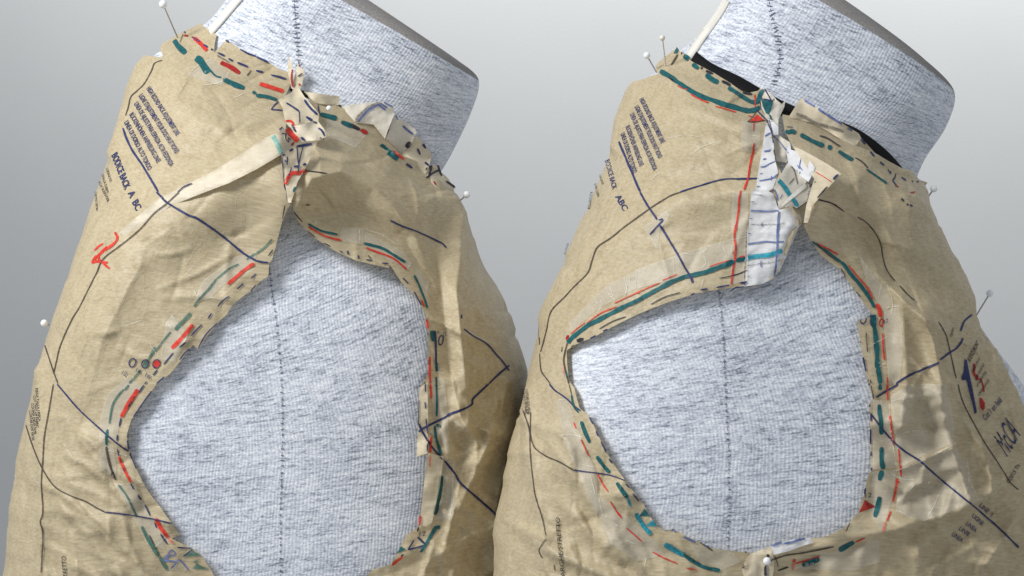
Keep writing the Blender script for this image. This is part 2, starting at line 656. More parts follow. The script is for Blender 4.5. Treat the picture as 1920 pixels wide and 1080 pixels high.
class Paper:
    """a paper pattern draped on a form"""

    def __init__(self, form, root):
        self.form, self.root = form, root
        self.parts = []     # (object, verts(view), tris)
        self.k = form.y0 / F
        self.bvh = None

    def sheet(self, name, outline, disp, material, spacing=0.0015, label=None):
        """outline: list of ('px', x, y) or ('ts', theta, s)"""
        q = []
        for a in outline:
            if a[0] == 'px':
                q.append(self.form.trace(a[1], a[2]))
            else:
                q.append((a[1], a[2]))
        q = np.array(q)
        poly = self.form.uv(q[:, 0], q[:, 1])
        poly = np.vstack([poly, poly[:1]])
        poly = densify(poly, spacing)[:-1]
        keep = [0]
        for i in range(1, len(poly)):
            if np.linalg.norm(poly[i] - poly[keep[-1]]) > spacing * 0.25:
                keep.append(i)
        poly = poly[keep]
        uv, f = fill(poly, spacing)
        th, s = self.form.un_uv(uv)
        p = self.form.at(th, s)
        e = 1e-3
        dt = self.form.at(th + e, s) - p
        ds = self.form.at(th, s + e) - p
        nrm = np.cross(dt, ds)
        nrm /= np.linalg.norm(nrm, axis=1)[:, None] + 1e-12
        tc = -p / np.linalg.norm(p, axis=1)[:, None]
        # outward normal points away from the axis of the form
        mid = self.form.at(np.full_like(th, math.pi / 2), s)
        mid[:, 1] = self.form.y0
        sg = np.sign(np.einsum('ij,ij->i', nrm, p - mid))
        nrm *= sg[:, None]
        facing = np.einsum('ij,ij->i', nrm, tc)
        b = smooth01((facing - 0.1) / 0.4)[:, None]
        d = nrm * (1 - b) + tc * b
        px, py = project(p)
        amt = disp(px, py)
        v = p + d * amt[:, None]
        n0 = np.cross(v[f[:, 1]] - v[f[:, 0]], v[f[:, 2]] - v[f[:, 0]])
        if np.einsum('ij,ij->i', n0, tc[f[:, 0]]).sum() < 0:
            f = f[:, ::-1]
        o = new_mesh(name, v, f.tolist(), material, self.root, uv)
        if label:
            o['label'] = label
        self.parts.append((o, v, f))
        return o

    def flap(self, name, outline, material, spacing=4.0, crinkle=0.7, label=None, parent=None, flat=False, smooth=True):
        """a loose bit of paper: outline points x, y, height above the form in mm"""
        a = np.array(pts(outline), float)
        poly = densify(np.vstack([a, a[:1]]), spacing)[:-1]
        keep = [0]
        for i in range(1, len(poly)):
            if np.linalg.norm(poly[i, :2] - poly[keep[-1], :2]) > spacing * 0.3:
                keep.append(i)
        poly = poly[keep]
        xy, f = fill(poly[:, :2], spacing)
        w = 1.0 / (np.linalg.norm(xy[:, None, :] - a[None, :, :2], axis=2) ** 2.5 + 1.0)
        h = (w * a[None, :, 2]).sum(1) / w.sum(1)
        c = np.array([self.form.depth(x, y) for x, y in a[:, :2]])
        if self.bvh is not None:
            own = [self.hit(x, y) for x, y in a[:, :2]]
            c = np.array([min(o[0], q) if o else q for o, q in zip(own, c)])
        base = (w * c[None, :]).sum(1) / w.sum(1)
        if flat:
            A = np.c_[a[:, :2], np.ones(len(a))]
            co = np.linalg.lstsq(A, c, rcond=None)[0]
            base = np.c_[xy, np.ones(len(xy))] @ co
            hits = [self.hit(x, y) for x, y in xy]
            viol = [b - q[0] for b, q in zip(base, hits) if q]
            if viol:
                base = base - max(0.0, float(np.percentile(viol, 85)))
        if self.bvh is not None:
            own = [self.hit(x, y) for x, y in xy]
            lift = np.array([max(0.0, b - o[0]) if o else 0.0 for o, b in zip(own, base)])
            base = base - lift
        nb = [set() for _ in xy]
        for t in f:
            for i in t:
                nb[i].update(t)
        nb = [list(q) for q in nb]
        for _ in range(8):
            base = np.array([base[q].mean() for q in nb])
        h = h + crinkle * noise2(xy[:, 0] / 17 + a[0, 0], xy[:, 1] / 17) + 0.4 * crinkle * noise2(xy[:, 0] / 7 + 9, xy[:, 1] / 7)
        y = base - h / 1000
        v = np.stack([(xy[:, 0] - 960) / F * y, y, (540 - xy[:, 1]) / F * y], 1)
        n0 = np.cross(v[f[:, 1]] - v[f[:, 0]], v[f[:, 2]] - v[f[:, 0]])
        if n0[:, 1].sum() > 0:
            f = f[:, ::-1]
        uv = xy * self.k + 3.1
        o = new_mesh(name, v, f.tolist(), material, parent or self.root, uv, smooth=smooth)
        if label:
            o['label'] = label
        self.parts.append((o, v, f))
        return o

    def index(self):
        vs, fs, own = [], [], []
        n = 0
        for k, (o, v, f) in enumerate(self.parts):
            vs += [Vector(p) for p in v]
            fs += (f + n).tolist()
            own += [k] * len(f)
            n += len(v)
        self.bvh = BVHTree.FromPolygons(vs, fs)
        self.own = own

    def hit(self, px, py):
        d = Vector(ray(px, py))
        h = self.bvh.ray_cast(Vector((0, 0, 0)), d)
        if h[0] is None:
            return None
        return h[0].y, self.own[h[2]]

    def holder(self, k):
        o = self.parts[k][0]
        return o if o.parent is self.root else o.parent

    def stroke(self, color, width, line, step=3.0, wob=0.18, taper=True):
        pl = spline([p[:2] for p in line], step)
        if len(pl) < 2:
            return
        t = np.gradient(pl, axis=0)
        t /= np.linalg.norm(t, axis=1)[:, None] + 1e-9
        nrm = np.stack([-t[:, 1], t[:, 0]], 1)
        n = len(pl)
        seed = random.random() * 100
        ww = width * (1 + wob * 2 * noise2(np.arange(n) * step / 14 + seed, np.full(n, seed)))
        off = width * 0.25 * wob * 4 * noise2(np.arange(n) * step / 25 + seed, np.full(n, seed + 7))
        if taper:
            e = np.minimum(np.arange(n), np.arange(n)[::-1])
            ww = ww * np.where(e == 0, 0.55, np.where(e == 1, 0.9, 1.0))
        run = []
        for i in range(n):
            c = pl[i] + nrm[i] * off[i]
            h = self.hit(*c)
            if h is None or (run and abs(run[-1][1][0] - h[0]) > 0.012):
                self._flush(color, run)
                run = []
                if h is None:
                    continue
            cols = []
            for q in (-0.5, 0, 0.5):
                p = c + nrm[i] * ww[i] * q
                hh = self.hit(*p) or h
                yy = hh[0] if abs(hh[0] - h[0]) < 0.006 else h[0]
                cols.append((p[0], p[1], yy))
            run.append((cols, h))
        self._flush(color, run)

    def _flush(self, color, run):
        if len(run) < 2:
            return
        owners = [r[1][1] for r in run]
        k = max(set(owners), key=owners.count)
        V, Fc = [], []
        for cols, _ in run:
            for (x, y, d) in cols:
                d -= 0.0006
                V.append(((x - 960) / F * d, d, (540 - y) / F * d))
        for i in range(len(run) - 1):
            for j in (0, 1):
                a = i * 3 + j
                Fc.append((a, a + 3, a + 4, a + 1))
        new_mesh(INK_NAME[color], np.array(V), Fc, INK[color], self.holder(k), smooth=False)

    def area_decal(self, outline, spacing=5.0, off=0.0004):
        a = np.array([p[:2] for p in outline])
        poly = densify(np.vstack([a, a[:1]]), spacing)[:-1]
        xy, f = fill(poly, spacing)
        d = []
        own = []
        for x, y in xy:
            h = self.hit(x, y)
            d.append(h[0] if h else np.nan)
            if h:
                own.append(h[1])
        d = np.array(d)
        if np.isnan(d).all():
            return None
        bad = np.isnan(d)
        if bad.any():
            good = np.where(~bad)[0]
            for i in np.where(bad)[0]:
                j = good[np.argmin(((xy[good] - xy[i]) ** 2).sum(1))]
                d[i] = d[j]
        d = d - off
        v = np.stack([(xy[:, 0] - 960) / F * d, d, (540 - xy[:, 1]) / F * d], 1)
        n0 = np.cross(v[f[:, 1]] - v[f[:, 0]], v[f[:, 2]] - v[f[:, 0]])
        if n0[:, 1].sum() > 0:
            f = f[:, ::-1]
        k = max(set(own), key=own.count)
        return v, f, xy * self.k, self.holder(k)

    def patch(self, name, outline, material, off=0.0004, solid=0.0):
        r = self.area_decal(pts(outline), off=off)
        if r:
            v, f, uv, hold = r
            return new_mesh(name, v, f.tolist(), material, hold, uv, solid=solid)

    def blob(self, color, outline):
        r = self.area_decal(pts(outline), spacing=3.0, off=0.0006)
        if r:
            v, f, uv, hold = r
            new_mesh(INK_NAME[color].replace('_line', '_patch'), v, f.tolist(), INK[color], hold, smooth=False)

    def ring(self, color, cx, cy, rx, ry, rot=0.0, width=2.2):
        a = np.linspace(0, 2 * math.pi, 25)
        x, y = rx * np.cos(a), ry * np.sin(a)
        c, s = math.cos(rot), math.sin(rot)
        self.stroke(color, width, list(zip(cx + c * x - s * y, cy + s * x + c * y)), step=2.0, wob=0.1, taper=False)

    def text(self, color, body, start, end, up, bold=0.0):
        cu = bpy.data.curves.new('lettering', 'FONT')
        cu.body = body
        cu.size = 1.0
        cu.offset = bold
        cu.resolution_u = 3
        ob = bpy.data.objects.new('lettering', cu)
        COL.objects.link(ob)
        dg = bpy.context.evaluated_depsgraph_get()
        me = ob.evaluated_get(dg).to_mesh()
        v = np.array([tuple(q.co) for q in me.vertices])
        fs = [tuple(p.vertices) for p in me.polygons]
        ob.evaluated_get(dg).to_mesh_clear()
        bpy.data.objects.remove(ob)
        bpy.data.curves.remove(cu)
        if not len(v):
            return
        x0, x1 = v[:, 0].min(), v[:, 0].max()
        start, end, up = map(np.array, (start, end, up))
        u = (v[:, 0] - x0) / (x1 - x0)
        p = start + u[:, None] * (end - start) + (v[:, 1] / 0.73)[:, None] * up
        out, own = [], []
        last = None
        for x, y in p:
            h = self.hit(x, y) or last
            out.append(h)
            if h:
                last = h
                own.append(h[1])
        if not own:
            return
        k = max(set(own), key=own.count)
        V = []
        for (x, y), h in zip(p, out):
            d = (h or last)[0] - 0.0008
            V.append(((x - 960) / F * d, d, (540 - y) / F * d))
        o = new_mesh('printed_text', np.array(V), fs, INK[color], self.holder(k), smooth=False)
        o['kind'] = 'stuff'


def ridge(poly, width, p=2.0, w2=None):
    """height (mm) in the third value of each point, along a fold line"""
    a = np.array(pts(poly), float)
    xy = a[:, :2]
    hs = a[:, 2]

    def fn(x, y):
        d, t, side = seg_dist(xy, x, y)
        h = np.interp(t, np.arange(len(hs)), hs)
        w = np.where(side > 0, width, w2 if w2 else width)
        return h / 1000 * np.exp(-(d / w) ** p)
    return fn


def crumple(x, y, amp, sc, seed=0.0, ang=0.0, stretch=1.0):
    c, s = math.cos(ang), math.sin(ang)
    u, v = (c * x + s * y) / (sc * stretch), (-s * x + c * y) / sc
    n = noise2(u + seed, v + seed * 1.7)
    m = noise2(u * 2.1 + 4 + seed, v * 2.1)
    return amp / 1000 * ((0.5 - np.abs(n) * 1.6) + 0.4 * (0.5 - np.abs(m) * 1.6))


def facet(x, y, amp, wl, seed, n=5):
    """straight crisp creases of handled tissue: folded sheets of random direction, each only in places"""
    r = np.random.default_rng(seed)
    h = np.zeros_like(x)
    for k in range(n):
        a = r.uniform(0, math.pi)
        l = wl * r.uniform(0.7, 1.6)
        c = (x * math.cos(a) + y * math.sin(a)) / l + r.uniform(0, 9)
        c = c + 0.35 * noise2(x / wl / 1.5 + seed + k, y / wl / 1.5)
        tri = np.abs((c % 1.0) - 0.5) * 2
        m = smooth01(noise2(x / wl / 1.3 + 7 * k + seed, y / wl / 1.3) * 2.2 + 0.35)
        h = h + (np.maximum(tri, 0.25) - 0.5) * m * l / wl
    return amp / 1000 * h


def wrinkles(box, n, seed, height=0.9, main=0.3, spread=0.9, length=(50, 170)):
    """thin sharp handling creases scattered through a region (photo pixels)"""
    r = np.random.default_rng(seed)
    lines = []
    for _ in range(n):
        x, y = r.uniform(box[0], box[2]), r.uniform(box[1], box[3])
        a = main + r.normal() * spread
        L = r.uniform(*length)
        b = a + r.normal() * 0.25
        p0 = np.array([x, y])
        p1 = p0 + np.array([math.cos(a), math.sin(a)]) * L * 0.5
        p2 = p1 + np.array([math.cos(b), math.sin(b)]) * L * 0.5
        lines.append((np.array([p0, p1, p2]), height * 2.1 * r.uniform(0.4, 1.3) * r.choice([-0.7, 1.0]), r.uniform(3.5, 6.0), r.uniform(6, 16)))

    def fn(x, y):
        h = np.zeros_like(x)
        for pl, hh, w1, w2 in lines:
            near = (np.abs(x - pl[:, 0].mean()) < 160) & (np.abs(y - pl[:, 1].mean()) < 160)
            if not near.any():
                continue
            d, t, side = seg_dist(pl, x[near], y[near])
            fade = np.sin(np.clip(t / 2, 0, 1) * math.pi) ** 0.6
            h[near] += hh / 1000 * fade * np.exp(-d / np.where(side > 0, w1, w2))
        return h
    return fn


def stitches(form_bvh, line, parent, name, gap=11.0, size=5.0):
    """small thread bars across a seam plus the seam groove line, on the jersey"""
    pl = spline(pts(line), 2.0)
    V, Fc = [], []

    def rib(p0, p1, w):
        t = (p1 - p0) / (np.linalg.norm(p1 - p0) + 1e-9)
        n = np.array([-t[1], t[0]])
        q = []
        for p, sg in ((p0, -1), (p0, 1), (p1, 1), (p1, -1)):
            x, y = p + n * w * sg * 0.5
            h = form_bvh.ray_cast(Vector((0, 0, 0)), Vector(ray(x, y)))
            if h[0] is None:
                return
            d = h[0].y - 0.0004
            q.append(((x - 960) / F * d, d, (540 - y) / F * d))
        k = len(V)
        V.extend(q)
        Fc.append((k, k + 1, k + 2, k + 3))
    acc = 0.0
    nxt = 0.0
    for i in range(1, len(pl)):
        acc += np.linalg.norm(pl[i] - pl[i - 1])
        if random.random() < 0.5:
            rib(pl[i - 1], pl[i], 0.8 + 0.6 * random.random())
        if acc >= nxt:
            nxt = acc + gap * random.uniform(0.75, 1.25)
            t = (pl[i] - pl[i - 1]) / (np.linalg.norm(pl[i] - pl[i - 1]) + 1e-9)
            n = np.array([-t[1], t[0]])
            a = random.uniform(-0.3, 0.5)
            d = n + t * a
            c = pl[i] + n * random.uniform(-1.2, 1.2)
            sz = size * random.uniform(0.7, 1.15)
            rib(c - d * sz, c + d * sz * 0.8, random.uniform(1.2, 2.2))
    o = new_mesh(name, np.array(V), Fc, STITCH, parent, smooth=False)
    o['kind'] = 'stuff'
    return o


def body_bvh(obj):
    me = obj.data
    inv = np.array(ROT.transposed())
    v = np.array([tuple(q.co) for q in me.vertices])
    v = (v - EYEN) @ inv.T
    return BVHTree.FromPolygons([Vector(p) for p in v], [tuple(p.vertices) for p in me.polygons])


def band(bvh, line, width, material, parent, name, thick=0.0008, lift=0.0012):
    pl = spline(pts(line), 4.0)
    t = np.gradient(pl, axis=0)
    t /= np.linalg.norm(t, axis=1)[:, None]
    n = np.stack([-t[:, 1], t[:, 0]], 1)
    V, Fc = [], []
    yl = None
    for i in range(len(pl)):
        for q in (-0.5, 0, 0.5):
            x, y = pl[i] + n[i] * width * q
            h = bvh.ray_cast(Vector((0, 0, 0)), Vector(ray(x, y)))
            d = (h[0].y if h[0] is not None else (yl if yl else 1.4)) - lift
            if yl is not None and h[0] is None:
                d = yl - lift
            if h[0] is not None:
                yl = h[0].y
            V.append(((x - 960) / F * d, d, (540 - y) / F * d))
    for i in range(len(pl) - 1):
        for j in (0, 1):
            a = i * 3 + j
            Fc.append((a, a + 1, a + 4, a + 3))
    return new_mesh(name, np.array(V), Fc, material, parent, solid=thick)


def pin(head, tip, dh, dt, rad, label, shaft_mat=None, head_mat=None, group='ball headed pins'):
    """dressmaker's pin between two measured points with their own distances"""
    h = ray(*head) * dh
    t = ray(*tip) * dt
    hw, tw = to_world(h), to_world(t)
    root = thing('dressmaker_pin', Vector(tw), label, 'pin', group)
    V, Fc = [], []
    nu, nv = 16, 10
    for j in range(nv + 1):
        for i in range(nu):
            a, b = 2 * math.pi * i / nu, math.pi * j / nv
            V.append(h + rad * np.array([math.sin(b) * math.cos(a), math.sin(b) * math.sin(a), math.cos(b)]))
    for j in range(nv):
        for i in range(nu):
            Fc.append((j * nu + i, j * nu + (i + 1) % nu, (j + 1) * nu + (i + 1) % nu, (j + 1) * nu + i))
    new_mesh('head', np.array(V), Fc, head_mat or PINHEAD, root)
    ax = t - h
    L = np.linalg.norm(ax)
    ax = ax / L
    u = np.cross(ax, [0, 0, 1.0])
    u /= np.linalg.norm(u)
    w = np.cross(ax, u)
    V, Fc = [], []
    r0 = 0.00042
    for k, (f_, r) in enumerate(((0, r0), (0.9, r0), (1.0, r0 * 0.25))):
        for i in range(8):
            a = 2 * math.pi * i / 8
            V.append(h + ax * L * f_ + (u * math.cos(a) + w * math.sin(a)) * r)
    for k in range(2):
        for i in range(8):
            Fc.append((k * 8 + i, k * 8 + (i + 1) % 8, k * 8 + 8 + (i + 1) % 8, k * 8 + 8 + i))
    new_mesh('shaft', np.array(V), Fc, shaft_mat or STEEL, root)
    return root


def strokes(paper, table):
    for line in table.strip().splitlines():
        line = line.strip()
        if not line or line.startswith('#'):
            continue
        color, w, rest = line.split(None, 2)
        reg = rest.split(None, 1)[0]
        for part in rest.split(';'):
            part = part.strip()
            if part.split(None, 1)[0] not in REG:
                part = reg + ' ' + part
            else:
                reg = part.split(None, 1)[0]
            paper.stroke(color, float(w), pts(part))


# ================================================================== left form
GB = 'ball headed dressmaker pins'
LF = Form(1.25, [
    (545, -95, 862, 116, 5.0, 2.5, 0.07, 0),
    (508, -76, 897, 150, 6.0, 2.5, 0.07, 0),
    (452, -25, 882, 212, 6.2, 2.5, 0.06, 0),
    (398, 40, 844, 292, 6.5, 2.4, 0.04, 0),
    (335, 75, 826, 335, 7.6, 2.1, 0.02, 2),
    (272, 122, 828, 354, 9.5, 2.1, 0, 2.5),
    (240, 210, 846, 392, 11.8, 2.15, 0, 2.5),
    (205, 300, 872, 440, 13.6, 2.4, 0, 2.5),
    (165, 410, 905, 500, 14.8, 2.65, 0, 2.5),
    (120, 540, 948, 578, 15.3, 3.1, 0, 2.5),
    (85, 640, 978, 662, 15.5, 3.1, 0, 2.5),
    (45, 790, 1003, 800, 15.5, 3.1, 0, 2.5),
    (22, 920, 1012, 920, 15.3, 3.1, 0, 2.5),
    (5, 1080, 1015, 1080, 15.0, 3.1, 0, 2.5),
    (-8, 1300, 1005, 1300, 14.5, 3.1, 0, 2.5),
    (0, 1500, 990, 1500, 13.8, 3.1, 0, 2.5)])
base = to_world(np.array([[-0.15, 1.25, -0.42]]))[0]
lform = thing('dress_form', Vector((base[0], base[1], base[2])),
              'left grey heather jersey dress form under the paper bodice with a pinched shoulder', 'dress form', 'dress forms')
lshear = lambda py: 0.34 * smooth01((880 - py) / 420) * smooth01((py - 150) / 250) + 0.12
lbody = build_body(LF, lform, 525, lshear, 0)
LB = body_bvh(lbody)
stitches(LB, 'P 503,490 512,560 522,640 528,720 530,800 528,900 526,980 526,1100', lform, 'side_seam_stitching', 11, 3.4)
stitches(LB, 'P 548,-40 552,10 556,60 559,100 561,150', lform, 'neck_seam_stitching', 8, 6)
band(LB, 'P 449,-5 432,15 411,40 390,64 378,80', 13, TWILL, lform, 'twill_tape', 0.001, 0.002)
band(LB, 'P 545,165 570,176 600,186 660,212 720,242 770,280 815,325', 8, BLACKTAPE, lform, 'neck_tape')

lroot = thing('paper_bodice_pattern', Vector((base[0], base[1] - 0.05, base[2])),
              'tan tissue paper bodice pattern pinched at the shoulder on the left dress form', 'paper pattern', 'paper bodice patterns')
LP = Paper(LF, lroot)
L_ARM_B = pts('L4 195,70 180,90 150,155 118,275 100,345 85,385 68,400 60,470 L3 1435,545 1305,640 1275,690 1225,735 1115,885 1085,860 1000,970 960,1020 '
              'L5 880,0 820,90 755,182 738,200 712,290 728,380 785,515 825,592 900,690 965,780 1012,850 965,870 1085,925 1135,965 1190,1050 P 430,1130')
L_ARM_F = pts('L4 195,70 212,112 235,165 315,250 450,335 570,388 745,428 755,412 815,505 890,580 950,680 962,730 968,840 970,1020 '
              'L6 922,20 915,240 903,410 965,395 945,560 925,750 918,800 845,850 800,940 760,1015 650,1045 P 660,1120')
larm = np.array([p[:2] for p in L_ARM_B[::-1] + L_ARM_F])
lr = [ridge('P 604,240,13 535,262,14 440,303,14 313,368,10 240,432,6.5 190,482,5 150,570,4 115,680,3', 20, 2.2, 90),
      ridge('P 560,300,5 440,350,6 330,420,4', 40, 2.0, 60),
      ridge('P 215,432,4 185,500,5 165,560,5 140,640,4.5 112,720,4 104,800,3', 7, 1.0, 55),
      ridge('P 268,455,0 262,500,3 240,540,3 190,640,2.5 160,760,1.5', 40, 1.2, 14),
      ridge('P 110,850,0.0 150,868,5 195,900,6 235,945,3.0', 5, 1.0, 26),
      ridge('P 150,815,0.0 180,840,5 212,880,3.0', 5, 1.0, 20),
      ridge('P 60,905,1.5 110,925,5 190,985,6 250,1050,3.0', 6, 1.0, 30),
      ridge('P 95,940,1.5 150,985,4.5 215,1075,4.5', 9, 1.5, 20),
      ridge('P 84,700,4.5 76,850,6.0 76,960,6.0 72,1080,6.0', 9, 1.5, 18),
      ridge('P 300,170,1.5 370,230,3.0 460,250,1.5', 22, 2, 22),
      ridge('P 330,195,0.0 420,240,3.0 520,215,2.25', 16, 2, 16),
      ridge('P 265,128,1.5 248,180,4.5 240,230,4.5 215,290,3.0', 8, 2, 14),
      ridge('P 390,140,3.0 450,160,2.25 520,190,1.5', 10, 1.6, 14)]


def l_edge(x, y):
    d, _, _ = seg_dist(larm, x, y)
    up = smooth01((620 - y) / 250)
    return (0.0005 + 0.0035 * up) * np.exp(-(d / 38) ** 2)


lw = [wrinkles((30, 760, 330, 1080), 70, 21, 1.3, 0.75, 0.5), wrinkles((100, 400, 480, 760), 40, 22, 0.8, -0.4, 0.9), wrinkles((240, 110, 560, 330), 45, 23, 0.8, -0.2, 0.5)]
lf = [wrinkles((790, 600, 1010, 1080), 80, 24, 1.5, 1.2, 0.8), wrinkles((570, 200, 960, 600), 45, 25, 0.8, 0.7, 0.5)]


def l_back(x, y):
    h = 0.0015 + l_edge(x, y)
    for r in lr + lw:
        h = h + r(x, y)
    h = h + 0.016 * np.exp(-((x - 548) ** 2 / 75 ** 2 + (y - 345) ** 2 / 95 ** 2))
    k = smooth01((y - 700) / 250)
    return np.maximum(h + crumple(x, y, 0.5 + 1.6 * k, 110, 3.0, 0.8, 2.6) + facet(x, y, 0.4 + 1.2 * k, 95, 3) + facet(x, y, 0.10 + 0.15 * k, 30, 4), -0.0012)


top = [('px', *p) for p in pts('L1 905,330 920,318 975,225 1020,160 1093,90 1122,108 1220,195 1205,298 1236,262 1270,225 1295,238 1350,275 1440,314 L2 70,350 140,395 182,405 195,470')]
shoulder_b = [('px', *p) for p in pts('L2 155,560 165,640 170,700 L2 160,860 155,950 165,1040 L4 172,40')]
backp = top + shoulder_b + [('px', *p) for p in L_ARM_B] + [('ts', 1.75, 13.7), ('ts', math.pi + 0.10, 13.7), ('ts', math.pi + 0.10, 9), ('ts', math.pi + 0.08, 6.2), ('ts', math.pi + 0.02, 5.0)]
LP.sheet('back_panel', backp, l_back, TISSUE)

fr = [ridge('P 558,385,9.0 585,335,19.5 640,322,21.0 700,352,18.0 770,420,12.0 800,500,4.5', 36, 1.2, 46),
      ridge('P 600,400,-4.5 680,400,-6.0 760,450,-6.0 800,520,-3.0', 26, 1.2, 22),
      ridge('P 740,300,3.0 800,350,9.0 838,420,12.0 852,500,13.5 862,600,13.5 872,700,10.5 880,800,4.5', 24, 1.2, 22),
      ridge('P 810,430,-3.0 825,520,-7.5 838,640,-6.0 850,740,-3.0', 22, 1.2, 22),
      ridge('P 610,300,3.0 690,300,4.5 790,390,6.0', 20, 1.2, 24),
      ridge('P 850,720,3.0 862,780,7.5 895,830,6.0 890,900,3.0', 12, 1.2, 18),
      ridge('P 915,830,6.0 885,900,7.5 862,950,4.5', 14, 1.2, 20),
      ridge('P 945,720,6.0 915,830,9.0 905,880,4.5', 13, 1.2, 22),
      ridge('P 862,900,3.0 848,970,6.0 830,1040,3.0', 6, 1.2, 14),
      ridge('P 940,900,4.5 925,1000,7.5 930,1070,6.0', 14, 1.2, 22),
      ridge('P 800,1055,3.0 870,1010,6.0 960,975,6.0', 14, 1.2, 16),
      ridge('P 825,745,1.5 840,850,3.0 835,960,1.5', 8, 1.2, 12)]


def l_front(x, y):
    h = 0.0015 + l_edge(x, y)
    for r in fr + lf:
        h = h + r(x, y)
    h = h + 0.012 * np.exp(-((x - 560) ** 2 / 60 ** 2 + (y - 320) ** 2 / 90 ** 2))
    k = smooth01((y - 640) / 150)
    return np.maximum(h + crumple(x, y, 0.4 + 1.5 * k, 90, 8.0, 1.2, 2.4) + facet(x, y, 0.4 + 3.0 * k, 80, 5) + facet(x, y, 0.10 + 0.45 * k, 30, 6), -0.0012)


frontp = [('px', *p) for p in pts('L4 205,60 L2 212,1078 255,1000 290,930 330,830 350,790 352,700 320,600 300,560 290,535 470,600 560,640 690,700 740,790 820,870 900,930 965,985 1040,1050')]
ts0 = [('ts', 0.02, 5.35), ('ts', -0.05, 6.5), ('ts', -0.07, 9), ('ts', -0.07, 13.7), ('ts', 1.40, 13.7)]
frontp = frontp + ts0 + [('px', *p) for p in L_ARM_F[::-1][:-1]]
LP.sheet('front_panel', frontp, l_front, TISSUE)

# seam allowances, neck flaps and the pinched shoulder
LP.index()
LP.flap('neck_seam_flap', 'L2 270,515,2.5 470,542,3.5 468,592,2.5 400,588,2.0 330,580,2.0', FLAP)
LP.flap('neck_seam_flap', 'L2 478,598,2.0 560,585,3.5 660,575,5.0 730,572,5.5 770,590,6.0 778,640,4.5 725,780,2.0 660,700,2.0 560,690,2.0', CREAMP)
LP.flap('neck_seam_flap', 'L2 785,645,4.0 905,735,5.5 880,800,4.0 818,866,2.5 730,780,2.0', CREAMP)
LP.flap('neck_seam_flap', 'L2 905,765,2.5 990,870,4.0 970,950,3.0 950,985,2.0 820,868,2.0 865,800,2.5', FLAP)
LP.flap('neck_seam_flap', 'L2 950,925,2.0 1025,928,3.0 1050,985,3.5 1125,1058,6.0 1070,1075,3.0 1010,1070,1.5 950,990,1.5', FLAP, smooth=False)
LP.flap('shoulder_fold', 'L2 180,310,5.32 205,372,4.94 213,500,3.42 200,498,3.04 178,405,3.42', FLAP)
LP.flap('shoulder_fold', 'L2 235,355,4.94 272,400,5.32 258,488,3.42 235,500,2.66 205,510,2.66 212,450,3.04', FLAP)
LP.flap('shoulder_fold', 'L2 125,560,1 200,520,3 230,475,4 270,540,6 355,640,10 350,700,11 250,706,9 205,730,7 165,690,4 150,610,2', FLAP, crinkle=1.0, flat=True)
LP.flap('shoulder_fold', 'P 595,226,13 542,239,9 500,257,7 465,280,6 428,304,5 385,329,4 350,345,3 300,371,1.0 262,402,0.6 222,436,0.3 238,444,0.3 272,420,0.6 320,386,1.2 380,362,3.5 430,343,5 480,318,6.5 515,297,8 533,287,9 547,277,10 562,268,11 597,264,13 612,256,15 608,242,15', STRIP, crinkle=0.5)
LP.flap('shoulder_fold', 'L2 140,870,3 195,835,4 235,800,6 350,788,10 330,835,11 285,935,11 235,1020,9 L4 198,60,7 180,60,6 L2 165,1040,5 152,950,4', FLAP, crinkle=1.4, flat=True)
LP.flap('seam_allowance', 'L6 920,20,3.0 965,-10,2.5 968,200,2.5 965,390,2.5 903,408,3.5 912,240,3.5', FLAP)
LP.flap('seam_allowance', 'L6 968,388,4.0 1055,410,3.5 1030,600,3.5 990,780,3.0 955,802,3.5 918,795,4.0 945,560,4.5', FLAP)
LP.index()

for t in ('L3 1140,500 1330,360 1440,345 1435,400 1250,530 1180,600 1090,620', 'L3 935,735 970,690 1060,800 985,960 900,935', 'L5 600,60 720,-40 800,20 680,160 655,330 560,300 565,200',
          'L4 480,200 610,205 600,295 470,275', 'L4 610,220 830,340 880,400 850,440 620,310', 'L4 880,400 970,500 965,640 900,470', 'L5 640,560 760,580 900,830 930,930 830,900 700,660',
          'L6 985,-30 1060,-30 1080,180 1090,400 1000,250', 'L2 395,660 620,750 560,830 410,770', 'L1 1060,420 1190,330 1290,430 1240,480 1130,450',
          'L5 560,300 640,350 660,540 560,480', 'L6 1000,420 1120,420 1110,760 1010,760 1050,560'):
    LP.patch('tape_strip', t, TAPE)

